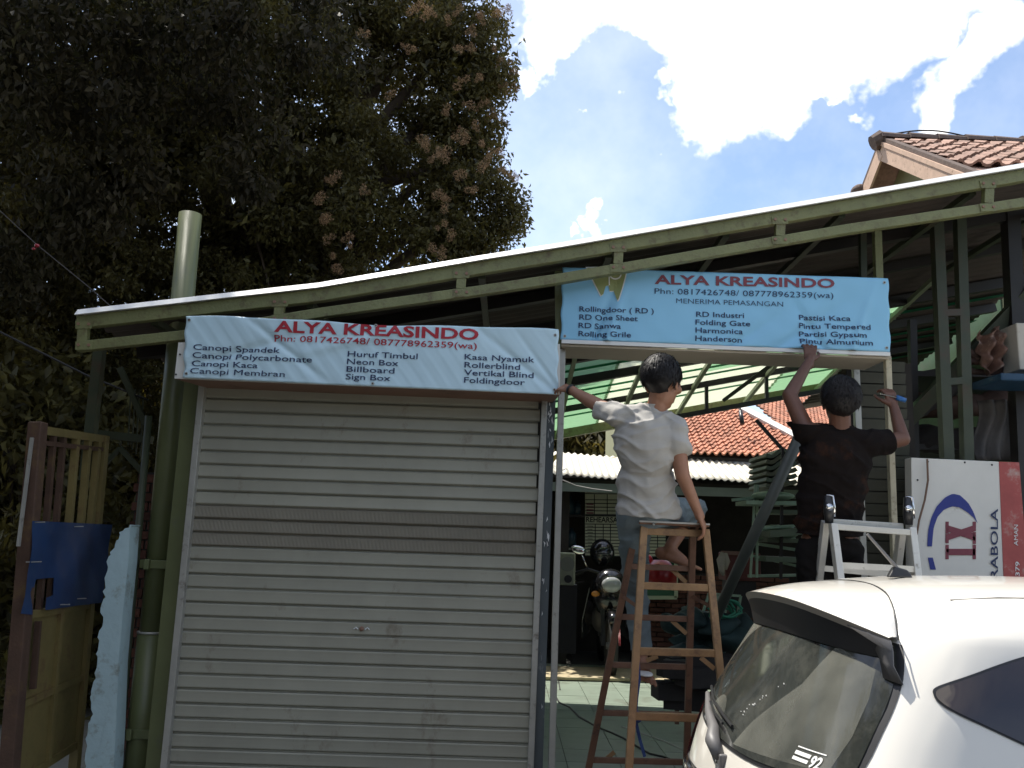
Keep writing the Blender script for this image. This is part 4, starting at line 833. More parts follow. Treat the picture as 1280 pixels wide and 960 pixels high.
def head(b, c, fwd, up, s=1.0):
    M = frame(fwd, up); c = Vector(c); T = lambda x, y, z: c+M @ Vector((x*s, y*s, z*s))
    b.ell(T(0, -.012, .025), (.074*s, .092*s, .085*s), M); b.ell(T(0, .022, -.035), (.058*s, .070*s, .078*s), M); b.ell(T(0, .05, -.088), (.030*s, .030*s, .024*s), M)
    b.ell(T(0, .088, .022), (.05*s, .018*s, .014*s), M)                                # brow
    caps(b, T(0, .095, .015), T(0, .112, -.022), .008*s, .014*s, 8); b.ell(T(-.011, .102, -.026), .008*s); b.ell(T(.011, .102, -.026), .008*s)
    caps(b, T(-.02, .088, -.055), T(.02, .088, -.055), .007*s, .007*s, 8); caps(b, T(-.016, .086, -.065), T(.016, .086, -.065), .008*s, .008*s, 8)
    for sx in (-1, 1):
        b.ell(T(.05*sx, .055, -.015), (.022*s, .03*s, .022*s), M)
        R_ = M @ Matrix.Rotation(.35*sx, 3, 'Z'); b.ell(T(.077*sx, -.004, -.005), (.009*s, .020*s, .032*s), R_); b.ell(T(.076*sx, .004, -.030), (.008*s, .010*s, .012*s), R_)
    return M
def wear(name, mb, m, par, voxel, cuts, fold=None, off=None, it=5):
    me = remeshed(mb, voxel, it, name); bm = bmesh.new(); bm.from_mesh(me); bpy.data.meshes.remove(me)
    for cu_ in cuts:
        co, no = Vector(cu_[0]), cu_[1]; rr = cu_[2] if len(cu_) > 2 else 9
        ax = Vector(no).normalized(); fs = [f for f in bm.faces if (f.calc_center_median()-co).length < (rr if rr > 5 else .2) and ((f.calc_center_median()-co)-ax*(f.calc_center_median()-co).dot(ax)).length < rr and ((f.calc_center_median()-co).dot(ax) > -.03 or rr > 5)]; es = {e for f in fs for e in f.edges}; vs_ = {v for f in fs for v in f.verts}
        bmesh.ops.bisect_plane(bm, geom=list(vs_)+list(es)+fs, plane_co=co, plane_no=no, clear_outer=True)
    bm.normal_update()
    if fold:
        dis = [(v, v.normal*fold(v.co, v.normal)) for v in bm.verts]
        for v, d in dis: v.co += d
    l = Vector(par.location)
    for v in bm.verts: v.co -= l
    me = bpy.data.meshes.new(name); bm.to_mesh(me); bm.free(); me.materials.append(m); me.polygons.foreach_set('use_smooth', [True]*len(me.polygons))
    o = bpy.data.objects.new(name, me); sd = o.modifiers.new('cloth', 'SOLIDIFY'); sd.thickness = .003; sd.offset = -1
    return put(o, par)
def body(mb, m, par, voxel=.0055):
    me = remeshed(mb, voxel, 3, 'body'); l = np.array(par.location); n = len(me.vertices); a = np.empty(n*3, np.float32); me.vertices.foreach_get('co', a); a = a.reshape(-1, 3)-l.astype(np.float32); me.vertices.foreach_set('co', a.ravel())
    me.materials.clear(); me.materials.append(m); me.polygons.foreach_set('use_smooth', [True]*len(me.polygons)); o = bpy.data.objects.new('body', me); return put(o, par)
def hair(par, c, M, s, n, seed, len_=.045, droop=.6):
    r = np.random.default_rng(seed); b = MB(); T = lambda v: Vector(c)+M @ (Vector(v)*s)
    cap_ = MB(); cap_.ell(T((0, -.022, .030)), (.083*s, .096*s, .094*s), M, 40, 28)
    vs = []
    for v in cap_.v:
        q = M.transposed() @ (Vector(v)-Vector(c))/s
        d = (q-Vector((0, -.022, .03))).normalized(); k = 1+.05*noise.noise(Vector(q)*45)+.06*noise.noise(Vector(q)*18)
        q = Vector((0, -.022, .03))+(q-Vector((0, -.022, .03)))*k
        lim = -.072 if q.y < .02 else .035                      # hairline: nape low, forehead high
        if abs(q.x) > .05 and -.025 < q.y < .04: lim = .008
        if q.z < lim: q = Vector((q.x*.84, q.y*.86 if q.y < 0 else q.y*.6, max(q.z, lim-.02)))
        vs.append(T(q))
    cap_.v = vs; cap_.build('hair', HAIR, par, smooth=True)
    for _ in range(n):
        d = r.normal(size=3); d /= np.linalg.norm(d)
        if d[2] < -.35 or (d[1] > .45 and d[2] < .2): continue
        q = Vector((0, -.022, .030))+Vector((d[0]*.083, d[1]*.096, d[2]*.094)); w_ = Vector((.25*d[0], -.9 if d[1] < .3 else .8, 0))*max(0, d[2])+Vector((0, 0, -1))+Vector(r.normal(size=3))*.30
        t_ = (w_-Vector(d)*w_.dot(Vector(d))).normalized()
        nn = Vector(d); sd = t_.cross(nn).normalized()*.0028; L_ = len_*r.uniform(.6, 1.3)
        a = q; m_ = q+t_*L_*.5+nn*.007; e = q+t_*L_+nn*r.uniform(-.006, .006)
        b.add([T(a-sd), T(a+sd), T(m_+sd*.8), T(m_-sd*.8), T(e)], [(0, 1, 2, 3), (3, 2, 4)])
    b.build('hair_strands', HAIR, par, kind='stuff')
def folds(lines, seed, base=.0035, freq=30):
    def ridg(v): return max(0, 1-2.6*abs(noise.noise(v)))**2
    def f(p, n):
        q = p+Vector((noise.noise(p*6+Vector((seed, 0, 0))), noise.noise(p*6+Vector((0, seed, 0))), noise.noise(p*6)))*.05
        sx_, sz_ = q.x, q.z
        r = base*1.3*ridg(Vector((sx_*3.2-sz_*1.5+seed, q.y*3, (sz_+.55*sx_)*11)))+base*.8*ridg(Vector((sx_*4+sz_*2+seed, q.y*3, (sz_-.35*sx_)*13+5)))-base*.6
        r += .4*base*noise.noise(Vector((q.x*freq*.5, q.y*freq*.5, q.z*freq*.9+seed)))*1.2 
        for a, c, amp, w in lines:
            ab = c-a; t_ = max(0, min(1, (q-a).dot(ab)/ab.length_squared)); dd_ = (q-(a+ab*t_)).length
            r += amp*math.exp(-(dd_/w)**2)*math.sin(math.pi*min(max(t_*.9+.1, 0), 1))
        return r
    return f
# --- man in grey
m1 = thing('person', 'man in light grey t-shirt and rolled jeans sitting on the stepladder, back turned', 'person', P(830, 660, 4.45))
Y1 = 4.34
hd = P(828, 479, Y1-.01); fw = Vector((.62, .74, -.22)); up = Vector((.06, .05, 1))
sL, sR = P(774, 521, 4.36), P(843, 535, 4.33); eL, wL = P(737, 501, 4.50), P(713, 487, 4.60); eR, wR = P(853, 594, 4.30), P(873, 641, 4.33)
hipL, hipR = P(791, 640, 4.46), P(832, 640, 4.46); kL, aL = P(795, 738, 4.84), P(802, 818, 4.80); kR, aR = P(868, 634, 4.86), P(838, 684, 4.70)
chest = P(807, 548, 4.36); belly = P(808, 605, 4.42); neck = P(819, 508, 4.36)
def torso(b, g=0, w=1.0):
    M = frame((.12, 1, 0), (.02, 0, 1))
    b.ell(chest, (.155*w+g, .100+g, .15+g), M); b.ell(belly, (.140*w+g, .095+g, .14+g), M); b.ell(P(810, 560, 4.37), (.15*w+g, .1+g, .16+g), M)
    b.ell(P(811, 636, 4.45), (.150*w+g, .115+g, .11+g), M)
bb = MB(); torso(bb); caps(bb, neck+Vector((0, .0, -.05)), hd+Vector((-.01, 0, -.03)), .055, .050); head(bb, hd, fw, up, 1.1)
caps(bb, neck+Vector((0, 0, -.055)), sL, .055, .050); caps(bb, neck+Vector((0, 0, -.055)), sR, .055, .050)
caps(bb, sL, eL, .047, .037); caps(bb, eL, wL, .037, .024); caps(bb, sR, eR, .048, .038); caps(bb, eR, wR, .038, .024)
hand(bb, wL, (-.55, .75, .25), (-.3, -.5, .8), 1, .55, .95); hand(bb, wR, (.35, .1, -.85), (.9, -.35, .2), -1, .55, .98)
for a, c, d, sgn in ((hipL, kL, aL, 1), (hipR, kR, aR, 1)): caps(bb, a, c, .078, .055); caps(bb, c, d, .050, .034)
foot(bb, aL, (.1, -.55, -.3), .95); foot(bb, aR, (.92, -.25, -.25), .98)
body(bb, SKIN, m1)
M1 = frame(fw, up); hair(m1, hd, M1, 1.13, 5200, 3, .042)
b = MB(); torso(b, .016); caps(b, neck+Vector((0, 0, -.055)), sL, .062, .066); caps(b, neck+Vector((0, 0, -.055)), sR, .062, .066); caps(b, neck+Vector((0, .0, -.04)), neck+Vector((.0, 0, .0)), .066, .062)
eLs = sL.lerp(eL, .95); caps(b, sL, eLs, .064, .062); eRs = sR.lerp(eR, .40); caps(b, sR, eRs, .066, .070)
b.ell(P(811, 632, 4.45), (.165, .13, .1), frame((.12, 1, 0), (0, 0, 1)))
F = lambda x, y, z=4.24: P(x, y, z)
fl_ = [(F(850, 600), F(778, 570), .011, .010), (F(850, 606), F(772, 600), .012, .010), (F(848, 612), F(770, 628), -.010, .012), (F(846, 622), F(790, 628), .009, .010), (F(775, 520), F(800, 560), .010, .012), (F(768, 545), F(790, 590), .009, .010),
       (F(835, 590), F(795, 585), -.009, .010), (F(842, 545), F(815, 580), .008, .012), (F(812, 535), F(826, 560), .010, .009), (F(765, 560), F(768, 610), .009, .012), (F(780, 590), F(835, 615), .010, .009), (F(800, 600), F(848, 618), -.010, .008)]
wear('shirt', b, SHIRT, m1, .007, [(sL.lerp(eL, .62), (eL-sL), .11), (P(810, 646, 4.4), (-.05, .1, -1)), (neck+Vector((0, -.01, .014)), Vector((.0, -.25, 1)))], folds(fl_, 1.7, .009))
b = MB(); b.ell(P(811, 640, 4.46), (.160, .122, .105), frame((.12, 1, 0), (0, 0, 1)))
caps(b, hipL, kL, .090, .068); caps(b, kL, aL, .066, .058); caps(b, hipR, kR, .090, .072); caps(b, kR, aR.lerp(kR, .3), .070, .066)
wear('jeans', b, JEANS, m1, .008, [(kL.lerp(aL, .93), (aL-kL), .10), (kR.lerp(aR, .58), (aR-kR), .10), (P(811, 618, 4.45), (0, 0, 1))], folds([(F(775, 645), F(850, 640), .006, .01), (F(790, 660), F(850, 655), .006, .01)], 4.2, .007))
b = MB(); MF = frame((.1, -.55, -.3), (0, 0, 1)); b.ell(aL+Vector((.0, -.05, -.088)), (.045, .12, .014), frame((.1, -1, 0), (0, 0, 1))); b.build('sandal', WPRINT, m1, smooth=True)
B('belt', BLKPL, m1, (P(775, 626, 4.34), P(845, 624, 4.34), .02, .006)) if False else None
b = MB(); c0 = wL+Vector((0, 0, 0)); dr = (wL-eL).normalized(); b.tube([c0-dr*.012, c0+dr*.004], .029, 16, cap=False); b.build('wrist_cord', BLKPL, m1, smooth=True, solid=.003)
# --- man in black
m2 = thing('person', 'man in black brown t-shirt reaching up to the sky blue banner, back turned', 'person', P(1045, 800, 4.6))
hd2 = P(1049, 503, 4.52); fw2 = Vector((.05, .95, .28)); up2 = Vector((-.05, -.3, 1))
s2L, s2R = P(1008, 540, 4.57), P(1083, 556, 4.56); e2L, w2L = P(987, 494, 4.66), P(1012, 451, 4.78); e2R, w2R = P(1128, 549, 4.60), P(1117, 508, 4.74)
ch2, be2, ne2 = P(1044, 575, 4.58), P(1038, 632, 4.60), P(1050, 535, 4.56)
h2L, h2R = P(1018, 688, 4.62), P(1056, 690, 4.62); k2L, k2R = P(1018, 775, 4.66), P(1055, 776, 4.66); a2L, a2R = P(1014, 855, 4.78), P(1052, 857, 4.78)
def torso2(b, g=0):
    M = frame((-.05, 1, 0), (-.06, 0, 1)); b.ell(ch2, (.175+g, .105+g, .17+g), M); b.ell(be2, (.160+g, .10+g, .16+g), M); b.ell(P(1037, 680, 4.62), (.160+g, .12+g, .12+g), M); b.ell(P(1041, 605, 4.59), (.165+g, .10+g, .16+g), M)
bb = MB(); torso2(bb); caps(bb, ne2+Vector((0, 0, -.06)), hd2+Vector((0, 0, -.03)), .060, .055); head(bb, hd2, fw2, up2, 1.05)
for S_, E_, W_ in ((s2L, e2L, w2L), (s2R, e2R, w2R)): caps(bb, ne2+Vector((0, 0, -.06)), S_, .06, .058); caps(bb, S_, E_, .052, .041); caps(bb, E_, W_, .041, .026)
hand(bb, w2L, (.15, .25, .95), (-.1, -1, .2), 1, .6, 1.0, .3); hand(bb, w2R, (-.15, .2, .95), (.2, -1, .2), -1, .7, 1.0)
for a, c, d in ((h2L, k2L, a2L), (h2R, k2R, a2R)): caps(bb, a, c, .085, .06); caps(bb, c, d, .055, .038)
foot(bb, a2L, (0, 1, -.05)); foot(bb, a2R, (0.05, 1, -.05)); body(bb, SKIND, m2)
hair(m2, hd2, frame(fw2, up2), 1.16, 4500, 8, .036)
b = MB(); torso2(b, .024); caps(b, ne2+Vector((0, 0, -.06)), s2L, .07, .075); caps(b, ne2+Vector((0, 0, -.06)), s2R, .07, .075); caps(b, ne2+Vector((0, 0, -.045)), ne2, .074, .066)
caps(b, s2L, s2L.lerp(e2L, .8), .075, .066); caps(b, s2R, s2R.lerp(e2R, .85), .075, .072); b.ell(P(1036, 655, 4.62), (.188, .14, .11), frame((-.05, 1, 0), (0, 0, 1)))
G_ = lambda x, y: P(x, y, 4.44)
fl2 = [(G_(1075, 585), G_(1020, 610), .014, .012), (G_(1080, 600), G_(1015, 640), -.012, .012), (G_(1070, 620), G_(1000, 650), .014, .014), (G_(1015, 550), G_(1060, 580), .010, .014), (G_(1090, 560), G_(1050, 590), .012, .012), (G_(1000, 580), G_(1010, 640), .012, .014)]
wear('shirt', b, SHIRTD, m2, .008, [(s2L.lerp(e2L, .55), (e2L-s2L), .12), (s2R.lerp(e2R, .62), (e2R-s2R), .12), (P(1036, 668, 4.6), (0, .1, -1)), (ne2+Vector((0, -.02, .012)), Vector((0, -.25, 1)))], folds(fl2, 6.1, .008))
b = MB(); b.ell(P(1037, 683, 4.62), (.168, .128, .115), frame((-.05, 1, 0), (0, 0, 1)))
for a, c, d in ((h2L, k2L, a2L), (h2R, k2R, a2R)): caps(b, a, c, .096, .072); caps(b, c, d, .072, .062)
wear('trousers', b, TROUS, m2, .010, [(a2L.lerp(k2L, .05), (0, 0, -1)), (P(1037, 640, 4.62), (0, 0, 1))], folds([], 3.3, .006))
# small power tool in his right hand
tl = thing('screwdriver', 'small blue handled screwdriver in the right hand of the man in black', 'tool', P(1124, 500, 4.74))
b = MB(); c = P(1124, 497, 4.73); b.tube([c+Vector((-.015, 0, 0)), c+Vector((.035, 0, -.015))], [.016, .013], 10); b.build('handle', mat('blue_handle', (.02, .12, .35), .35), tl, smooth=True)
b = MB(); b.tube([c+Vector((-.015, 0, 0)), c+Vector((-.10, 0.01, .02))], .004, 6); b.build('shaft', CHROME, tl)

# ------------------------------------------------------------------ the white car
CA = .023
car = thing('parked_car', 'white hatchback with black roof spoiler parked in front of the open bay', 'car', (.817, 3.201, 0), rotz=CA)
LZ = [.22, .34, .50, .68, .80, .90, .97, 1.04, 1.12, 1.20, 1.30, 1.38, 1.44, 1.485, 1.515, 1.535, 1.547, 1.552]
LU = [.01, -.06, -.09, -.085, -.06, -.03, -.005, .03, .075, .12, .175, .225, .28, .36, .48, .66, .95, 1.25]
LW = [.76, .80, .82, .825, .82, .81, .80, .775, .75, .725, .69, .66, .615, .54, .44, .33, .20, .03]
LF = [3.45, 3.52, 3.56, 3.54, 3.48, 3.30, 3.05, 2.90, 2.78, 2.66, 2.50, 2.36, 2.24, 2.12, 2.0, 1.85, 1.6, 1.3]
LA = [.30, .34, .36, .36, .36, .36, .36, .37, .38, .40, .42, .44, .45, .45, .45, .4, .3, .05]
def sm_(T_, z): return float(np.interp(z, LZ, T_))
def smo(T_, z): return (sm_(T_, z-.02)+sm_(T_, z+.02)+2*sm_(T_, z))/4 if z < 1.46 else sm_(T_, z)
NE = 2.7
def rear_u(v, z):
    w = smo(LW, z); a = smo(LA, z); r = min(1, abs(v)/w); return smo(LU, z)+a*(1-(1-r**NE)**(1/NE))
def side_v(u, z):
    w = smo(LW, z); a = smo(LA, z); u0 = smo(LU, z)
    t_ = (u0+a-u)/a
    if t_ > 0: return w*max(0, 1-min(1, t_)**NE)**(1/NE)
    return w
def ring(z, n=14):
    w, a, u0, f = smo(LW, z), smo(LA, z), smo(LU, z), sm_(LF, z); pts = []
    for i in range(n+1):
        th_ = math.pi/2*i/n; pts.append((u0+a*(1-math.cos(th_)**(2/NE)), -w*math.sin(th_)**(2/NE)))
    us = u0+a; ue = f-.45 if z < .95 else f-.25; ue = max(ue, us+.02)
    for i in range(1, 12): pts.append((us+(ue-us)*i/12, -w))
    for i in range(n+1):
        th_ = math.pi/2*i/n; pts.append((ue+(f-ue)*math.sin(th_)**.8, -w*math.cos(th_)**.8))
    full = pts+[(x, -y) for x, y in pts[-2:0:-1]]
    return full
zs = sorted(set([.22+i*.03 for i in range(40)]+list(LZ[9:])+[1.50, 1.525, 1.541]))
zs = [z for z in zs if z <= 1.5521]
b = MB(); rings = [ring(z) for z in zs]; m_ = len(rings[0])
for z, r in zip(zs, rings): b.v += [(x, y, z) for x, y in r]
for j in range(len(zs)-1): b.f += [(j*m_+i, j*m_+(i+1) % m_, (j+1)*m_+(i+1) % m_, (j+1)*m_+i) for i in range(m_)]
b.f.append(tuple((len(zs)-1)*m_+i for i in range(m_))); b.f.append(tuple(range(m_-1, -1, -1)))
b.build('body', PAINT, car, smooth=True, local=True)
GLASS = mat('dusty_dark_glass', (.030, .033, .030), .06, var=.3, vscale=3, spec=.55, dirt=(.10, .10, .085), dirt_amt=.55, dscale=2.2)
GLASS2 = mat('dark_side_glass', (.03, .016, .014), .03, var=.1, vscale=3, spec=.8)
DUST = mat('dust_film_on_glass', (.20, .20, .165), .35, var=.18, vscale=6, dirt=(.26, .25, .2), dirt_amt=.2, dscale=14)
def patch(name, poly, m, fn, sx=.04, sy=.03, par=car, smooth=True, **kw): return bm_obj(polymap(poly, sx, sy, fn), name, m, par, smooth=smooth, **kw)
def rearpt(off): return lambda v, z: Vector((rear_u(v, z)-off, v, z))
def chaikin(p, n=2):
    for _ in range(n): p = [q for (a, c) in zip(p, p[1:]+p[:1]) for q in ((a[0]*.75+c[0]*.25, a[1]*.75+c[1]*.25), (a[0]*.25+c[0]*.75, a[1]*.25+c[1]*.75))]
    return p
_h = [(0, .944), (.2, .948), (.42, .962), (.62, .985), (.692, .995), (.700, 1.01), (.680, 1.1), (.655, 1.2), (.615, 1.3), (.55, 1.385)]
glass_poly = chaikin([(-x, z) for x, z in _h]+_h[:0:-1], 2)
scale_p = lambda poly, k, cz=1.16: [(x*k, cz+(z-cz)*k) for x, z in poly]
seal = [(x*1.02, z-.012 if z < 1.05 else z) for x, z in glass_poly]
patch('window_seal', seal, BLKPL, rearpt(.003)); rg = patch('rear_window', glass_poly, GLASS, rearpt(.006))
# dust left outside the wiped arc (wiper pivot at the bottom centre)
arc = [(.03+.47*math.cos(a), .955+.40*math.sin(a)) for a in [math.pi*i/20 for i in range(1, 18)]]
dust_far = [(.665, 1.03), (.60, .995)]+[(.03+.50*math.cos(a), .955+.40*math.sin(a)) for a in [math.pi*i/20 for i in range(2, 10)]]+[(.05, 1.37), (.50, 1.37), (.58, 1.3), (.62, 1.2), (.65, 1.1)]
DFILM = bpy.data.materials.new('thin_dust_film'); DFILM.use_nodes = True; tt = DFILM.node_tree; tt.nodes.clear()
_o = tt.nodes.new('ShaderNodeOutputMaterial'); _d = tt.nodes.new('ShaderNodeBsdfDiffuse'); _d.inputs[0].default_value = (.42, .42, .36, 1); _t = tt.nodes.new('ShaderNodeBsdfTransparent'); _m = tt.nodes.new('ShaderNodeMixShader')
_n = tt.nodes.new('ShaderNodeTexNoise'); _n.inputs['Scale'].default_value = 5; _n.inputs['Detail'].default_value = 8; _c = tt.nodes.new('ShaderNodeTexCoord'); tt.links.new(_c.outputs['Object'], _n.inputs['Vector'])
_r = tt.nodes.new('ShaderNodeMapRange'); _r.inputs['From Min'].default_value = .3; _r.inputs['From Max'].default_value = .7; _r.inputs['To Min'].default_value = .07; _r.inputs['To Max'].default_value = .26; tt.links.new(_n.outputs['Fac'], _r.inputs['Value']); tt.links.new(_r.outputs[0], _m.inputs[0]); tt.links.new(_t.outputs[0], _m.inputs[1]); tt.links.new(_d.outputs[0], _m.inputs[2]); tt.links.new(_m.outputs[0], _o.inputs[0])
def sub_patch(name, poly, m, off): o = patch(name, poly, m, rearpt(off), .035, .03, par=rg); return o
sub_patch('dust_film', chaikin(dust_far, 1), DFILM, .0075)
sub_patch('dust_film', [(-.10, .957), (-.64, 1.005), (-.64, 1.1), (-.615, 1.2), (-.58, 1.28), (-.42, 1.33), (-.36, 1.20), (-.18, 1.05)], DFILM, .0076)
sub_patch('water_mark', [(.20+.10*math.cos(a), .985+.085*math.sin(a)) for a in [math.pi*i/9 for i in range(10)]], DFILM, .0082)
for i in range(14):
    v, z = random.gauss(-.12, .05), 0; t_ = random.random(); v = -.02-.24*t_+random.gauss(0, .008); z = 1.03+.15*t_+random.gauss(0, .008); c = Vector((rear_u(v, z)-.009, v, z)); 
    b = MB(); r_ = random.uniform(.0015, .004); b.ell(c, (.001, r_*1.6, r_), None, 6, 4); b.v = b.v; b.build('white_speck', WPRINT, rg, local=True)
# sticker 92 in the lower near corner
def sticker(y0, z0, y1, z1): return [(y0, z0), (y1, z0), (y1, z1), (y0, z1)]
sub_patch('sticker', sticker(-.50, 1.044, -.61, 1.041), WPRINT, .0098); sub_patch('sticker', sticker(-.50, 1.022, -.565, 1.032), WPRINT, .0098); sub_patch('sticker', sticker(-.50, 1.007, -.565, 1.016), WPRINT, .0098)
bm = text_bm('92', .03); 
for v in bm.verts: y = -.572-.038*v.co.x; z = 1.003+.030*v.co.y; v.co = Vector((rear_u(y, z)-.0098, y, z))
bm_obj(bm, 'sticker_number', WPRINT, rg)
# tailgate seams, handle bulge and emblem
def seam(pts, r=.003, m=BLKPR, name='seam'):
    b = MB(); b.tube(pts, r, 6); return b.build(name, m, car, smooth=True, local=True)
seam([Vector((rear_u(v, .76+.10*abs(v)*0)-.000, v, .80-.03*(v/.6)**2)) for v in [i/10*.62 for i in range(-10, 11)]], .0028)
seam([Vector((rear_u(.66, z)+.002, .66, z)) for z in [.55+i*.04 for i in range(11)]], .003)
seam([Vector((rear_u(v, .63)-.0, v, .63)) for v in [i/10*.70 for i in range(-10, 11)]], .0028)
em = MB(); ec = Vector((rear_u(0, .905)-.012, .035, .905)); Mz = Matrix.Rotation(0, 3, 'Z')
ringp = [ec+Vector((.0, .045*math.cos(a), .040*math.sin(a))) for a in [2*math.pi*i/24 for i in range(25)]]; em.tube(ringp, .0055, 8, cap=False)
dpts = [ec+Vector((-.001, y, z)) for y, z in ((.020, -.022), (.020, .024), (-.004, .022), (-.022, .004), (-.016, -.018), (.020, -.022))]; em.tube(dpts, .005, 8); em.build('emblem', CHROME, car, smooth=True, local=True)
b = MB(); b.grid(lambda s_, t_: Vector((rear_u(.52*(1-2*s_), .73+.05*t_)-.004-.018*math.sin(math.pi*t_), .52*(1-2*s_), .73+.05*t_)), 20, 6); b.build('garnish', CHROME, car, smooth=True, local=True)
# tail lights wrap the corners
for sg in (1, -1):
    def tl_f(s_, z, sg=sg):
        w, a, u0 = smo(LW, z), smo(LA, z), smo(LU, z); th_ = math.pi/2*s_; return Vector((u0+a*(1-math.cos(th_)**(2/NE))-.012*(1-.3*s_), sg*(w*math.sin(th_)**(2/NE)+.014), z))
    patch('tail_light', [(.45, .66), (.985, .70), (.985, .98), (.90, 1.035), (.62, 1.04), (.52, 1.0), (.50, .90), (.47, .78)] if sg > 0 else [(.62, .66), (.985, .70), (.985, .90), (.90, .94), (.72, .90), (.65, .78)], RED, tl_f, .03, .03)
# quarter and front side windows, both sides, with chromeless edge
for sg in (-1, 1):
    sp = lambda off, sg=sg: (lambda u_, z: Vector((u_, sg*(side_v(u_, z)+off), z)))
    qp = [(.392, 1.232), (.40, 1.215), (.43, 1.195), (.50, 1.165), (.60, 1.122), (.72, 1.07), (.84, 1.02), (1.0, .985), (1.0, 1.385), (.92, 1.38), (.80, 1.365), (.68, 1.34), (.58, 1.31), (.50, 1.282), (.44, 1.262), (.40, 1.246)]
    qp = chaikin(qp, 2); edge = [(x-.005 if x < .9 else x, z+(.004 if z > 1.232 else -.004)) for x, z in qp]
    patch('window_rubber', edge, BLKPL, sp(.0025)); patch('quarter_window', qp, GLASS2, sp(.005))
    patch('side_window', [(1.04, .985), (1.62, .97), (1.62, 1.405), (1.04, 1.387)], GLASS2, sp(.005)); patch('side_window', [(1.68, .968), (2.5, .965), (2.42, 1.15), (2.2, 1.34), (2.05, 1.40), (1.68, 1.407)], GLASS2, sp(.005))
    for x in (1.02, 1.65, 2.56): seam([Vector((x, sg*(side_v(x, z)+.0005), z)) for z in [.30+i*.05 for i in range(14)]], .003)
b = MB(); b.grid(lambda s_, t_: Vector((2.98-.62*t_+.06*math.cos((s_-.5)*2), (.66-.12*t_)*(1-2*s_), 1.0+.36*t_)), 10, 6); b.build('windscreen', GLASS2, car, smooth=True, local=True)
# spoiler: body-coloured top continuing the roof, dark lip and underside, grey side fins
def roofz(u_, v):
    lo, hi = 1.2, 1.552
    for _ in range(24):
        z = (lo+hi)/2
        ok = abs(v) < smo(LW, z)-1e-4 and u_ > rear_u(v, z)
        if ok: lo = z
        else: hi = z
    return lo
def trail(v): q = abs(v)/.60; q = abs(v)/.63; return Vector((.150+.15*q**3, v, 1.462-.085*q**2.6))
def root(v): q = abs(v)/.60; u_ = .47-.13*q**2; return Vector((u_, v, roofz(u_, v)+.004))
def sptop(s_, t_):
    v = .63*(1-2*s_); a, c = root(v*.90), trail(v); p = a.lerp(c, t_); p.z += .012*math.sin(math.pi*t_)*(1-abs(v)/.6*.5); return p
b = MB(); b.grid(sptop, 36, 12); b.build('spoiler', PAINT, car, smooth=True, local=True)
def lip(s_, t_):
    v = .63*(1-2*s_); a = trail(v); return a+Vector((.012*t_, 0, -.024*t_))
LIPM = mat('grey_spoiler_lip', (.30, .27, .23), .4, var=.08)
b = MB(); b.grid(lip, 36, 2); b.build('spoiler_lip', LIPM, car, smooth=True, local=True)
def under(s_, t_):
    v = .615*(1-2*s_); a = trail(v)+Vector((.012, 0, -.024)); zb = 1.335-.02*(abs(v)/.6)**2; c = Vector((rear_u(v*.95, zb)-.012, v*.95, zb)); p = a.lerp(c, t_); p.z += .01*math.sin(math.pi*t_); return p
b = MB(); b.grid(under, 30, 6); b.build('spoiler_underside', BLKPL, car, smooth=True, local=True)
for sg in (-1, 1):
    dn = Vector((.012, 0, -.024)); b = MB()
    outer = [trail(.50*sg)+dn*.6, Vector((rear_u(.56, 1.36)-.055, sg*.545, 1.355)), Vector((rear_u(.59, 1.31)-.03, sg*.585, 1.31)), Vector((rear_u(.615, 1.26)-.012, sg*.612, 1.262))]
    innr = [trail(.63*sg)+dn*.3, Vector((.305, sg*.640, 1.34)), Vector((.30, sg*.650, 1.30)), Vector((rear_u(.645, 1.255)-.004, sg*.652, 1.25))]
    for o_1, i_1 in zip(outer, innr): b.v += [tuple(o_1), tuple(o_1.lerp(i_1, .5)+Vector((-.004, sg*.006, 0))), tuple(i_1)]
    for j in range(3):
        for k in range(2): b.f.append((j*3+k, j*3+k+1, j*3+k+4, j*3+k+3))
    b.build('spoiler_fin', GREYPL, car, smooth=True, local=True, solid=.006)
seam([root(v*.90)+Vector((.004, 0, .0015)) for v in [.63*(1-2*i/24) for i in range(25)]], .0022)
seam([root(-.567)+Vector((.003, 0, .002)), root(-.567).lerp(trail(-.63), .5)+Vector((.012, -.004, .004)), trail(-.63)+Vector((.006, -.003, 0))], .0025)
for sg in (-1, 1): seam([Vector((u_, sg*.50, roofz(u_, .50)+.0005)) for u_ in [.56+i*.15 for i in range(9)]], .0025)
# wiper
WP = Vector((rear_u(-.02, .93)-.03, -.03, .905))
wt = Vector((rear_u(.10, .99)-.035, .10, .965)); we = Vector((rear_u(.47, 1.03)-.02, .47, 1.03))
b = MB(); b.tube([WP, WP.lerp(wt, .5)+Vector((-.012, 0, .005)), wt, wt.lerp(we, .45)+Vector((-.008, 0, 0)), we], [.022, .027, .022, .015, .009], 14); wa = b.build('wiper_arm', GREYPL, car, smooth=True, local=True)
b = MB(); b.tube([Vector((rear_u(v, z)-.016, v, z)) for v, z in ((-.05, 1.005), (.12, 1.02), (.30, 1.035), (.52, 1.05))], .006, 6); b.tube([Vector((rear_u(v, z)-.028, v, z)) for v, z in ((.02, 1.0), (.16, 1.012), (.28, 1.03))], .005, 6); b.build('wiper_blade', BLKPL, wa, local=True)
b = MB(); b.box(WP+Vector((.012, -.025, -.03)), (.03, .022, .075)); b.build('wiper_base', GREYPL, car, local=True, bevel=.006)
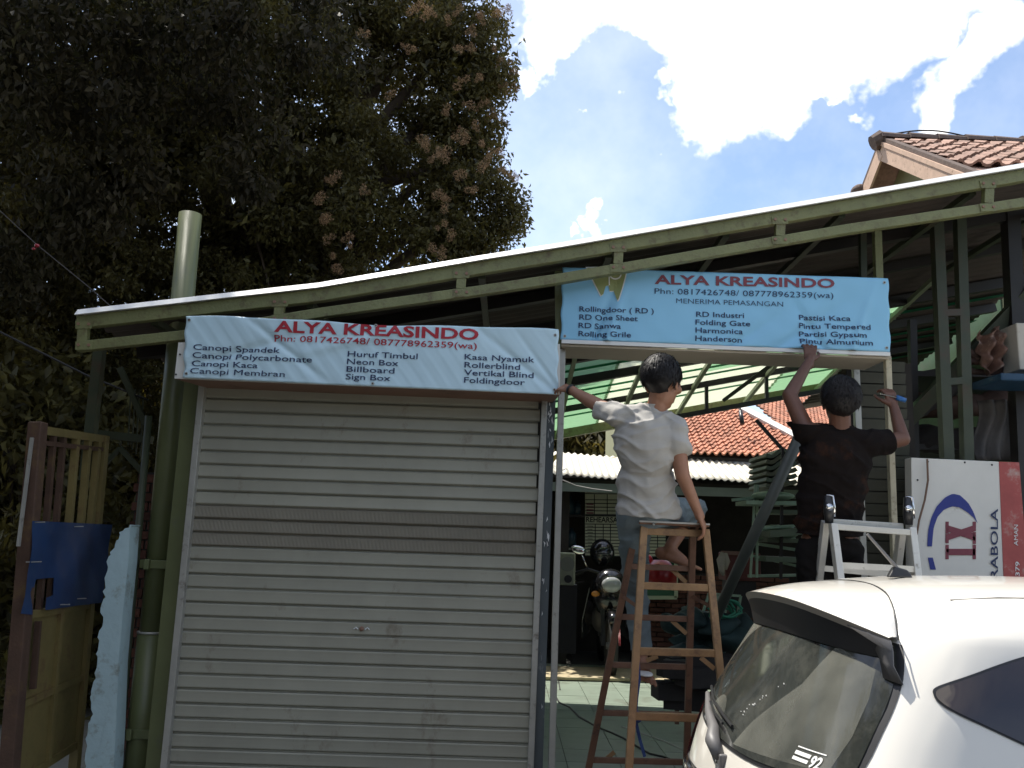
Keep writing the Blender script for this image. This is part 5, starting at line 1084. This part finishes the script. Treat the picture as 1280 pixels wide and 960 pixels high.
# antenna
ac = Vector((.64, .0, roofz(.64, 0)+.002)); b = MB()
b.prism([ac+Vector((-.045, -.02, 0)), ac+Vector((.05, -.016, 0)), ac+Vector((.035, -.007, .028)), ac+Vector((-.015, -.009, .040))], (0, .03, 0)); at_ = b.build('antenna_base', BLKPL, car, local=True, bevel=.006)
b = MB(); b.tube([ac+Vector((.0, .0, .03)), ac+Vector((-.11, .0, .155))], [.007, .005], 8); b.build('antenna_rod', GREYPL, at_, local=True)
# wheels
for x in (.58, 2.85):
    for sg in (-1, 1):
        c = Vector((x, sg*.76, .29)); b = MB(); ts = [(-.09, .25), (-.085, .28), (-.05, .292), (.05, .292), (.085, .28), (.09, .25)]
        b.tube([c+Vector((0, d, 0)) for d, r in ts], [r for d, r in ts], 28); wh = b.build('wheel', RUBBER, car, local=True, smooth=False)
        b = MB(); b.tube([c+Vector((0, sg*.092, 0)), c+Vector((0, sg*.10, 0))], .19, 24); b.build('rim', CHROME, wh, local=True)
        b = MB(); b.tube([c+Vector((0, sg*.055, 0)), c+Vector((0, sg*.068, 0))], .325, 28); b.build('wheel_arch', BLKPL, car, local=True)
# ------------------------------------------------------------------ the white IX sign
YX = 5.2
sg_ = thing('signboard', 'white sign panel turned on its side with blue arc, maroon letters and red band', 'sign', P(1200, 900, YX))
def q4(x0, y0, x1, y1, Y=YX): return [P(x0, y1, Y), P(x1, y1, Y), P(x1, y0, Y), P(x0, y0, Y)]
b = MB(); b.prism([P(1143, 900, YX), P(1262, 905, YX), P(1249, 577, YX), P(1139, 572, YX)], (0, .09, 0)); b.build('panel', WHITE, sg_, bevel=.004)
b = MB(); b.prism([P(1262, 905, YX-.003), P(1300, 906, YX-.003), P(1274, 578, YX-.003), P(1249, 577, YX-.003)], (0, .09, 0)); b.build('red_band', mat('faded_red_panel', (.42, .09, .08), .6, var=.2, dirt=(.5, .42, .36), dirt_amt=.25, dscale=6), sg_)
def ink(name, pts, m, z=.004):
    b = MB(); b.prism([P(x, y, YX-z) for x, y in pts], (0, .002, 0)); return b.build(name, m, sg_)
out_ = [(1159, 683), (1160, 664), (1164, 647), (1171, 633), (1181, 622), (1191, 617), (1200, 619), (1210, 628), (1217, 640), (1222, 654)]
in_ = [(1217, 647), (1209, 640), (1199, 634), (1190, 633), (1180, 637), (1172, 646), (1167, 660), (1165, 683)]
in2 = in_[::-1]; n_ = 24; b = MB()
def along(p, t_):
    f = t_*(len(p)-1); i = min(int(f), len(p)-2); return (p[i][0]+(p[i+1][0]-p[i][0])*(f-i), p[i][1]+(p[i+1][1]-p[i][1])*(f-i))
for i in range(n_+1):
    for p in (out_, in2): b.v.append(tuple(P(*along(p, i/n_), YX-.004)))
b.f = [(2*i, 2*i+1, 2*i+3, 2*i+2) for i in range(n_)]; b.build('blue_arc', BLUEPR, sg_)
ink('blue_stroke', [(1160, 697), (1166, 697), (1170, 712), (1163, 712)], BLUEPR)
def rot_text(s, x, y0, y1, capx, m, bold=0):
    """reads upwards: baseline runs from (x,y0) up to (x,y1), letters' tops point left"""
    a = P(x, y0, YX-.004); c = P(x-(y0-y1)*.0, y1, YX-.004); flat_text(s, a, c, capx/FPX*YX, (-1, 0, 0), (0, -1, 0), m, sg_, bold)
# I and X as serif strokes, rotated
def rb(x0, y0, x1, y1): return ink('letter_stroke', [(x0, y0), (x1, y0), (x1, y1), (x0, y1)], MAROON)
rb(1183, 686, 1219, 694); rb(1182, 681, 1186, 699); rb(1216, 681, 1220, 699)
ink('letter_stroke', [(1183, 656), (1183, 664), (1219, 676), (1219, 667)], MAROON); ink('letter_stroke', [(1183, 668), (1183, 676), (1219, 664), (1219, 656)], MAROON, .0055)
rb(1182, 652, 1186, 667); rb(1182, 667.5, 1186, 679); rb(1216, 652, 1220, 664); rb(1216, 665, 1220, 680)
rot_text('PARABOLA', 1247, 752, 636, 9, NAVY, .01); rot_text('AMAN', 1272, 682, 656, 5, WPRINT, .01); rot_text('081379', 1274, 740, 702, 5, WPRINT, .01)
b = MB(); b.tube([P(1159, 574, YX-.03), P(1160, 600, YX-.04), P(1156, 625, YX-.03), P(1149, 650, YX-.03), P(1146, 668, YX-.03)], .006, 6); b.build('power_cable', mat('brown_cord', (.2, .12, .08), .7), label='brown cord hanging down the left part of the white sign', cat='cable')
for x, y in ((1160, 577), (1206, 578), (1240, 581), (1147, 600)): b = MB(); b.ell(P(x, y, YX-.003), (.006, .003, .006)); b.build('rivet', BLKPL, sg_)

# ------------------------------------------------------------------ clutter on the right
def roll(name, label, cat, p, q, r, m, n=16, par=None):
    b = MB(); p, q = Vector(p), Vector(q); N_ = 14; cs = [p.lerp(q, i/N_)+Vector((0, 0, -.03*math.sin(math.pi*i/N_)+random.uniform(-.008, .008))) for i in range(N_+1)]; b.tube(cs, [r*random.uniform(.88, 1.1) for _ in cs], n)
    b.v = [tuple(Vector(v)+Vector((noise.noise(Vector(v)*9), noise.noise(Vector(v)*9+Vector((5, 0, 0))), noise.noise(Vector(v)*9+Vector((0, 7, 0)))))*r*.28) for v in b.v]
    return b.build(name, m, par, smooth=True, label=label, cat=cat) if label else b.build(name, m, par, smooth=True)
TARP = mat('dusty_dark_tarp', (.028, .023, .021), .8, var=.4, vscale=8, bump=.4, bscale=20)
BRNT = mat('brown_tarp', (.09, .05, .038), .7, var=.4, vscale=7, bump=.4, bscale=18); GRYT = mat('grey_tarp', (.13, .12, .115), .7, var=.3, vscale=6, bump=.4, bscale=18)
rk = thing('storage_rack', 'dark steel storage rack behind the white sign', 'rack', P(1210, 860, 6.2))
for y in (560, 470): B('shelf', BLACKST, rk, (P(1135, y, 6.2)+Vector((0, .3, 0)), P(1330, y+2, 6.2)+Vector((0, .3, 0)), .04, .8, (0, 1, 0)))
for x in (1140, 1300): B('post', BLACKST, rk, (P(x, 400, 6.0), P(x+8, 860, 6.0), .05))
roll('rolled_tarp', 'lowest dark tarp roll lying across the rack behind the white sign', 'tarp', P(1138, 545, 6.2), P(1275, 548, 6.1), .10, TARP)
roll('rolled_tarp', 'brown tarp roll on top of the pile behind the twin green posts', 'tarp', P(1140, 505, 6.25), P(1278, 500, 6.15), .09, BRNT)
roll('rolled_tarp', 'slanting dark tarp roll at the left end of the rack pile', 'tarp', P(1130, 520, 6.0), P(1200, 470, 6.3), .07, TARP)
b = MB(); b.grid(lambda u_, v_: P(1222+58*u_+4*math.sin(6*v_), 500+75*v_, 5.75)+Vector((0, .03*math.sin(20*u_+3*v_)+.02*math.sin(11*u_*(1+v_)), 0)), 30, 12); b.build('hanging_tarp', GRYT, smooth=True, solid=.004, label='grey tarp hanging in folds right of the twin green posts', cat='tarp')
wb = thing('storage_box', 'whitish box standing on a blue tray at the right edge under the canopy', 'box', P(1290, 470, 5.45))
b = MB(); c = P(1296, 440, 5.55); b.box(c, (.43, .3, .315)); b.build('box', mat('grimy_white_box', (.62, .58, .50), .7, var=.08, dirt=(.3, .26, .2), dirt_amt=.25, dscale=5), wb, bevel=.008)
b = MB(); b.box(c+Vector((0, -.151, .0)), (.3, .002, .004)); b.build('lid_seam', BLKPL, wb)
b = MB(); b.bar(P(1232, 477, 5.4), P(1330, 480, 5.4), .05, .35, (0, 1, 0)); b.build('blue_tray', mat('blue_plank', (.015, .06, .12), .5, var=.3), label='blue plank tray under the whitish box at the right edge', cat='tray', bevel=.01)
b = MB(); b.grid(lambda u_, v_: P(1226+26*u_, 412+52*v_+6*math.sin(5*u_), 5.5)+Vector((0, .05*math.sin(9*u_+4*v_)+.03*math.sin(17*v_), 0)), 16, 16); b.build('crumpled_sheet', mat('crumpled_brown_wrap', (.20, .11, .08), .5, var=.5, vscale=12, dirt=(.55, .45, .38), dirt_amt=.35, dscale=9), smooth=True, solid=.004, label='crumpled brown and white plastic wrap stuffed left of the whitish box', cat='wrap')
b = MB()
for k in range(9):
    a = P(1216+random.uniform(-14, 18), 445+random.uniform(-8, 22), 5.6); b.tube([a, a+Vector((random.uniform(.02, .12), 0, random.uniform(-.03, .05))), a+Vector((random.uniform(.1, .25), 0, random.uniform(-.08, .04)))], random.uniform(.01, .03), 8)
b.build('pipe_offcuts', BRNT, smooth=True, label='bundle of dark pipe offcuts beside the right green post', cat='pipes', kind='stuff')
# stack of aluminium profiles / green frames behind the man in black
PRF = mat('green_grey_profile', (.30, .42, .29), .4, metal=.2, var=.3, vscale=7); PRFD = mat('dark_profile', (.12, .16, .10), .5, var=.3)
st = thing('profile_rack', 'rack stacked with pale green profiles and trays left of the man in black', 'rack', P(975, 790, 6.6))
for x0, x1 in ((944, 938), (947, 946)): B('post', PRF, st, (P(x0, 606, 6.5), P(x1, 722, 6.5), .016))
B('post', BLACKST, st, (P(978, 560, 6.4), P(976, 724, 6.4), .02)); B('post', PRFD, st, (P(1008, 600, 6.7), P(1004, 760, 6.7), .03))
for y0, y1, x0, x1, w, m in ((625, 618, 915, 985, .022, PRF), (629, 630, 926, 990, .03, PRF), (660, 657, 952, 995, .02, PRF), (680, 688, 948, 1000, .022, PRF), (691, 708, 925, 998, .018, PRF), (668, 664, 955, 995, .05, PRFD), (675, 676, 952, 995, .03, PRFD), (640, 641, 948, 995, .03, PRFD), (698, 700, 950, 1000, .04, PRFD), (720, 719, 935, 995, .02, PRF)):
    Yk = random.uniform(6.35, 6.9); B('profile', m, st, (P(x0, y0, Yk), P(x1, y1, Yk), w, .3 if w > .025 else .03, (0, 1, 0)))
for k, (x, y) in enumerate(((966, 620), (972, 665), (968, 672))):
    b = MB(); c = P(x, y, 6.4+.1*k); b.ell(c, (.16, .14, .035+.02*(k == 1))); b.build('tray', PRF, st, smooth=True)
cs_ = thing('corrugated_stack', 'curved stack of grey green corrugated offcuts above the profile rack', 'sheets', P(975, 615, 6.9))
for k in range(6):
    b = MB(); b.grid(lambda u_, v_: P(958+38*u_, 606-7.5*k-6*u_+3*math.sin(u_*9), 6.8)+Vector((0, .5*v_, .0)), 10, 1); b.build('sheet', PRFD if k % 2 else mat('olive_sheet', (.14, .15, .09), .6, var=.2), cs_, solid=.03)
b = MB(); b.tube([P(1003, 538, 4.95), P(893, 775, 5.6)], .034, 14); b.build('leaning_pole', mat('dark_green_grey_pole', (.085, .095, .085), .45, var=.15), smooth=True, label='thick dark pole leaning diagonally from the man in black down to the floor', cat='pole')
rb_ = thing('red_crate', 'dull red crate with a pale rag over its corner under the leaning pole', 'crate', P(922, 775, 7.0))
b = MB(); b.box(P(924, 708, 7.0), (.28, .25, .22)); b.build('crate', mat('dull_red_plastic', (.16, .045, .035), .6, var=.3), rb_, bevel=.01)
B('rim', PRIMER, rb_, (P(902, 691, 6.85), P(940, 692, 6.85), .03))
b = MB(); b.box(P(924, 748, 7.0), (.22, .2, .28)); b.build('stand', BLACKST, rb_)
b = MB(); b.tube([P(904, 692, 6.8), P(901, 700, 6.78), P(902, 712, 6.79), P(904, 719, 6.8)], [.02, .035, .025, .012], 10); b.tube([P(906, 692, 6.8), P(908, 702, 6.78), P(907, 712, 6.79)], [.02, .03, .012], 10); b.build('rag', mat('pale_rag', (.5, .45, .33), .9, var=.15), smooth=True, label='pale rag draped over the corner of the red crate', cat='rag')
# heap of dark cloth and cables
hp = MB()
for k in range(26):
    a = P(random.uniform(848, 925), random.uniform(772, 815), random.uniform(6.4, 7.2)); hp.ell(a, (random.uniform(.08, .2), .12, random.uniform(.04, .1)), Matrix.Rotation(random.uniform(-.6, .6), 3, 'Y'), 12, 8)
hp.v = [tuple(Vector(v)+Vector((noise.noise(Vector(v)*7), 0, noise.noise(Vector(v)*7+Vector((0, 7, 0)))))*.08) for v in hp.v]
hp.build('cloth_heap', mat('dark_teal_cloth', (.02, .045, .045), .8, var=.6, vscale=5), smooth=True, label='heap of dark teal cloth and bags between the ladder and the car', cat='cloth', kind='stuff')
hb2 = MB()
for k in range(14):
    a = P(random.uniform(845, 905), random.uniform(815, 875), random.uniform(6.2, 6.9)); hb2.box(a, (random.uniform(.15, .35), .2, random.uniform(.05, .16)), random.uniform(-.5, .5))
hb2.build('scrap_pile', TARP, label='low pile of dark scrap under the cloth heap', cat='scrap', kind='stuff')
gc = MB()
for k in range(5):
    c = P(908+random.uniform(-6, 8), 765+random.uniform(-6, 8), 6.3); gc.tube([c+Vector((.09*math.cos(a)*random.uniform(.8, 1.2), .02*k, .06*math.sin(a))) for a in [i*math.pi/8 for i in range(17)]], .009, 6)
gc.build('cable_coil', mat('green_hose', (.03, .22, .13), .5), smooth=True, label='small tangle of green hose on top of the dark cloth heap', cat='hose')
fm = thing('folding_frame', 'pale green folding frame of thin bars standing behind the cloth heap', 'frame', P(900, 800, 6.8))
for a, c in (((886, 742), (876, 775)), ((897, 742), (900, 780)), ((909, 742), (905, 775)), ((886, 742), (926, 745)), ((928, 712), (905, 760)), ((926, 745), (918, 790))): B('bar', PRF, fm, (P(*a, 6.8), P(*c, 6.8), .018))
# trestle / small steel stool
tr_ = thing('steel_trestle', 'small rusty steel trestle on the tiles right of the wooden ladder', 'trestle', P(850, 905, 6.6))
for a, c in (((838, 832), (868, 868)), ((842, 832), (836, 880)), ((846, 832), (846, 905)), ((850, 834), (880, 880)), ((832, 833), (862, 834)), ((838, 870), (852, 872)), ((866, 834), (876, 884))): B('bar', ORGD, tr_, (P(*a, 6.5), P(*c, 6.5), .028))
# cables on the floor
def fp(px, py, z=.02):
    d = ray(px, py); t_ = (z-EYE.z)/d.z; return EYE+d*t_
b = MB(); b.tube([fp(x, y) for x, y in ((693, 868), (699, 878), (712, 884), (724, 896), (745, 908), (765, 916), (780, 923), (798, 934), (812, 942), (830, 946), (858, 957))], .008, 6); b.build('floor_cable', CABLE, smooth=True, label='black cable snaking over the green tiles from the left post', cat='cable')
b = MB(); b.tube([fp(x, y) for x, y in ((777, 908), (800, 916), (830, 926), (860, 940))], .005, 6); b.build('metal_rod', RAIL, label='thin bright rod lying on the green tiles under the ladder', cat='rod')
b = MB(); b.tube([fp(x, y) for x, y in ((700, 862), (698, 850), (706, 835), (716, 822), (712, 812))], .007, 6); b.build('floor_cable', CABLE, smooth=True, label='short black cable curling beside the guide rail at the back of the tiles', cat='cable')
bd2 = MB(); bd2.box(fp(845, 800)+Vector((0, .0, .03)), (.9, .5, .04), .05); bd2.build('floor_board', PLYW, label='pale plywood board lying behind the right leg of the wooden ladder', cat='board')

# ------------------------------------------------------------------ motorcycle
MY = 9.6; mp_ = fp(764, 848, 0); mc = thing('motorcycle', 'black motorcycle parked facing out beside the schedule board', 'motorcycle', (mp_.x, mp_.y, 0))
def mo(x, y, z): return Vector((mp_.x+x, mp_.y+y, z))
BLKP = mat('black_gloss_paint', (.012, .012, .014), .18, var=.1, coat=.6)
def wheel(c):
    b = MB(); b.tube([c+Vector((.045*math.sin(a*2)*0, .27*math.cos(a), .27*math.sin(a))) for a in [2*math.pi*i/28 for i in range(29)]], .042, 10, cap=False); w = b.build('wheel', RUBBER, mc, smooth=True)
    b = MB(); b.tube([c+Vector((0, .22*math.cos(a), .22*math.sin(a))) for a in [2*math.pi*i/24 for i in range(25)]], .014, 6, cap=False); b.tube([c+Vector((-.05, 0, 0)), c+Vector((.05, 0, 0))], .035, 10)
    for k in range(5): a = 2*math.pi*k/5; b.tube([c, c+Vector((0, .21*math.cos(a), .21*math.sin(a)))], .012, 6)
    b.build('rim', GREYPL, w)
wheel(mo(0, 0.05, .31)); wheel(mo(.05, 1.3, .31))
for sx in (-.08, .08): B('fork', CHROME if sx > 0 else BLKPL, mc, (mo(sx, .05, .31), mo(sx*.9, .26, .95), .04))
b = MB(); b.tube([mo(0, .05+.33*math.cos(a), .31+.33*math.sin(a)) for a in [rad(20+i*14) for i in range(9)]], .05, 8); b.build('mudguard', BLKP, mc, smooth=True)
b = MB(); b.tube([mo(-.38, .42, 1.0), mo(-.22, .30, 1.06), mo(0, .26, 1.0), mo(.22, .30, 1.06), mo(.38, .42, 1.0)], .018, 8); hbm = b.build('handlebar', BLKPL, mc, smooth=True)
for sx in (-1, 1):
    b = MB(); b.tube([mo(sx*.27, .40, 1.03), mo(sx*.40, .46, .99)], .026, 8); b.build('grip', RUBBER, hbm, smooth=True)
    b = MB(); b.tube([mo(sx*.22, .30, 1.06), mo(sx*.30, .28, 1.22)], .009, 6); b.ell(mo(sx*.33, .27, 1.26), (.085, .02, .045), Matrix.Rotation(-.25*sx, 3, 'Y')); b.build('mirror', CHROME if sx < 0 else BLKP, mc, smooth=True)
    b = MB(); b.ell(mo(sx*.16, .10, .82), (.045, .03, .03)); b.build('indicator', mat('amber_lens', (.5, .2, .03), .2), mc, smooth=True)
b = MB(); b.ell(mo(0, .15, .93), (.17, .14, .15)); b.ell(mo(0, .28, .80), (.19, .2, .22)); b.build('front_cowl', BLKP, mc, smooth=True)
b = MB(); b.ell(mo(0, .04, .92), (.105, .05, .08)); b.build('headlight', mat('clear_lens', (.35, .36, .36), .08, coat=1), mc, smooth=True)
for sx in (-1, 1): b = MB(); b.prism([mo(sx*.20, .22, .88), mo(sx*.26, .30, .55), mo(sx*.24, .55, .32), mo(sx*.16, .62, .38), mo(sx*.14, .50, .75)], (sx*.02, 0, 0)); b.build('leg_shield', BLKP, mc, bevel=.01)
b = MB(); b.tube([mo(0, .45, .62), mo(0, .7, .5), mo(.02, 1.0, .55)], [.12, .14, .12], 12); b.build('engine', GREYPL, mc, smooth=True)
b = MB(); b.tube([mo(0, .62, .80), mo(.01, .95, .82), mo(.03, 1.4, .88)], [.10, .14, .09], 12); b.build('seat', RUBBER, mc, smooth=True)
b = MB(); b.tube([mo(.02, 1.0, .68), mo(.04, 1.55, .80)], [.12, .07], 10); b.build('tail', BLKP, mc, smooth=True)
b = MB(); b.tube([mo(.14, .8, .30), mo(.18, 1.5, .42)], [.04, .055], 10); b.build('exhaust', CHROME, mc, smooth=True)
b = MB(); b.tube([mo(-.1, .3, .99), mo(0, .18, 1.05), mo(.1, .3, .99)], .012, 6); b.build('cowl_trim', CHROME, mc, smooth=True)
hl = thing('helmet', 'black full face helmet resting on the motorcycle handlebar', 'helmet', mo(-.03, .40, 1.08))
hc = mo(-.06, .42, 1.24); b = MB(); b.ell(hc, (.135, .155, .15), None, 24, 16); b.build('shell', BLKP, hl, smooth=True)
b = MB(); b.ell(hc+Vector((0, -.035, -.01)), (.118, .13, .06)); b.build('visor', mat('smoked_visor', (.03, .03, .035), .05, coat=1), hl, smooth=True)
rp = thing('red_container', 'red plastic container behind the right foot of the seated man', 'container', P(826, 738, 9.4))
b = MB(); a, c = P(826, 735, 9.4), P(826, 700, 9.4); b.tube([a, a.lerp(c, .7), a.lerp(c, .85), c], [.17, .17, .12, .08], 18); b.build('body', mat('red_plastic', (.30, .012, .015), .3, var=.2), rp, smooth=True)
b = MB(); b.ell(P(809, 699, 9.3), (.06, .05, .05)); b.build('cap', mat('bright_red_plastic', (.6, .02, .04), .3), rp, smooth=True)

mc.scale = (1.22, 1.22, 1.22); hl.location = Vector((mp_.x, mp_.y, 0)) + (hl.location-Vector((mp_.x, mp_.y, 0)))*1.22; hl.scale = (1.22, 1.22, 1.22)
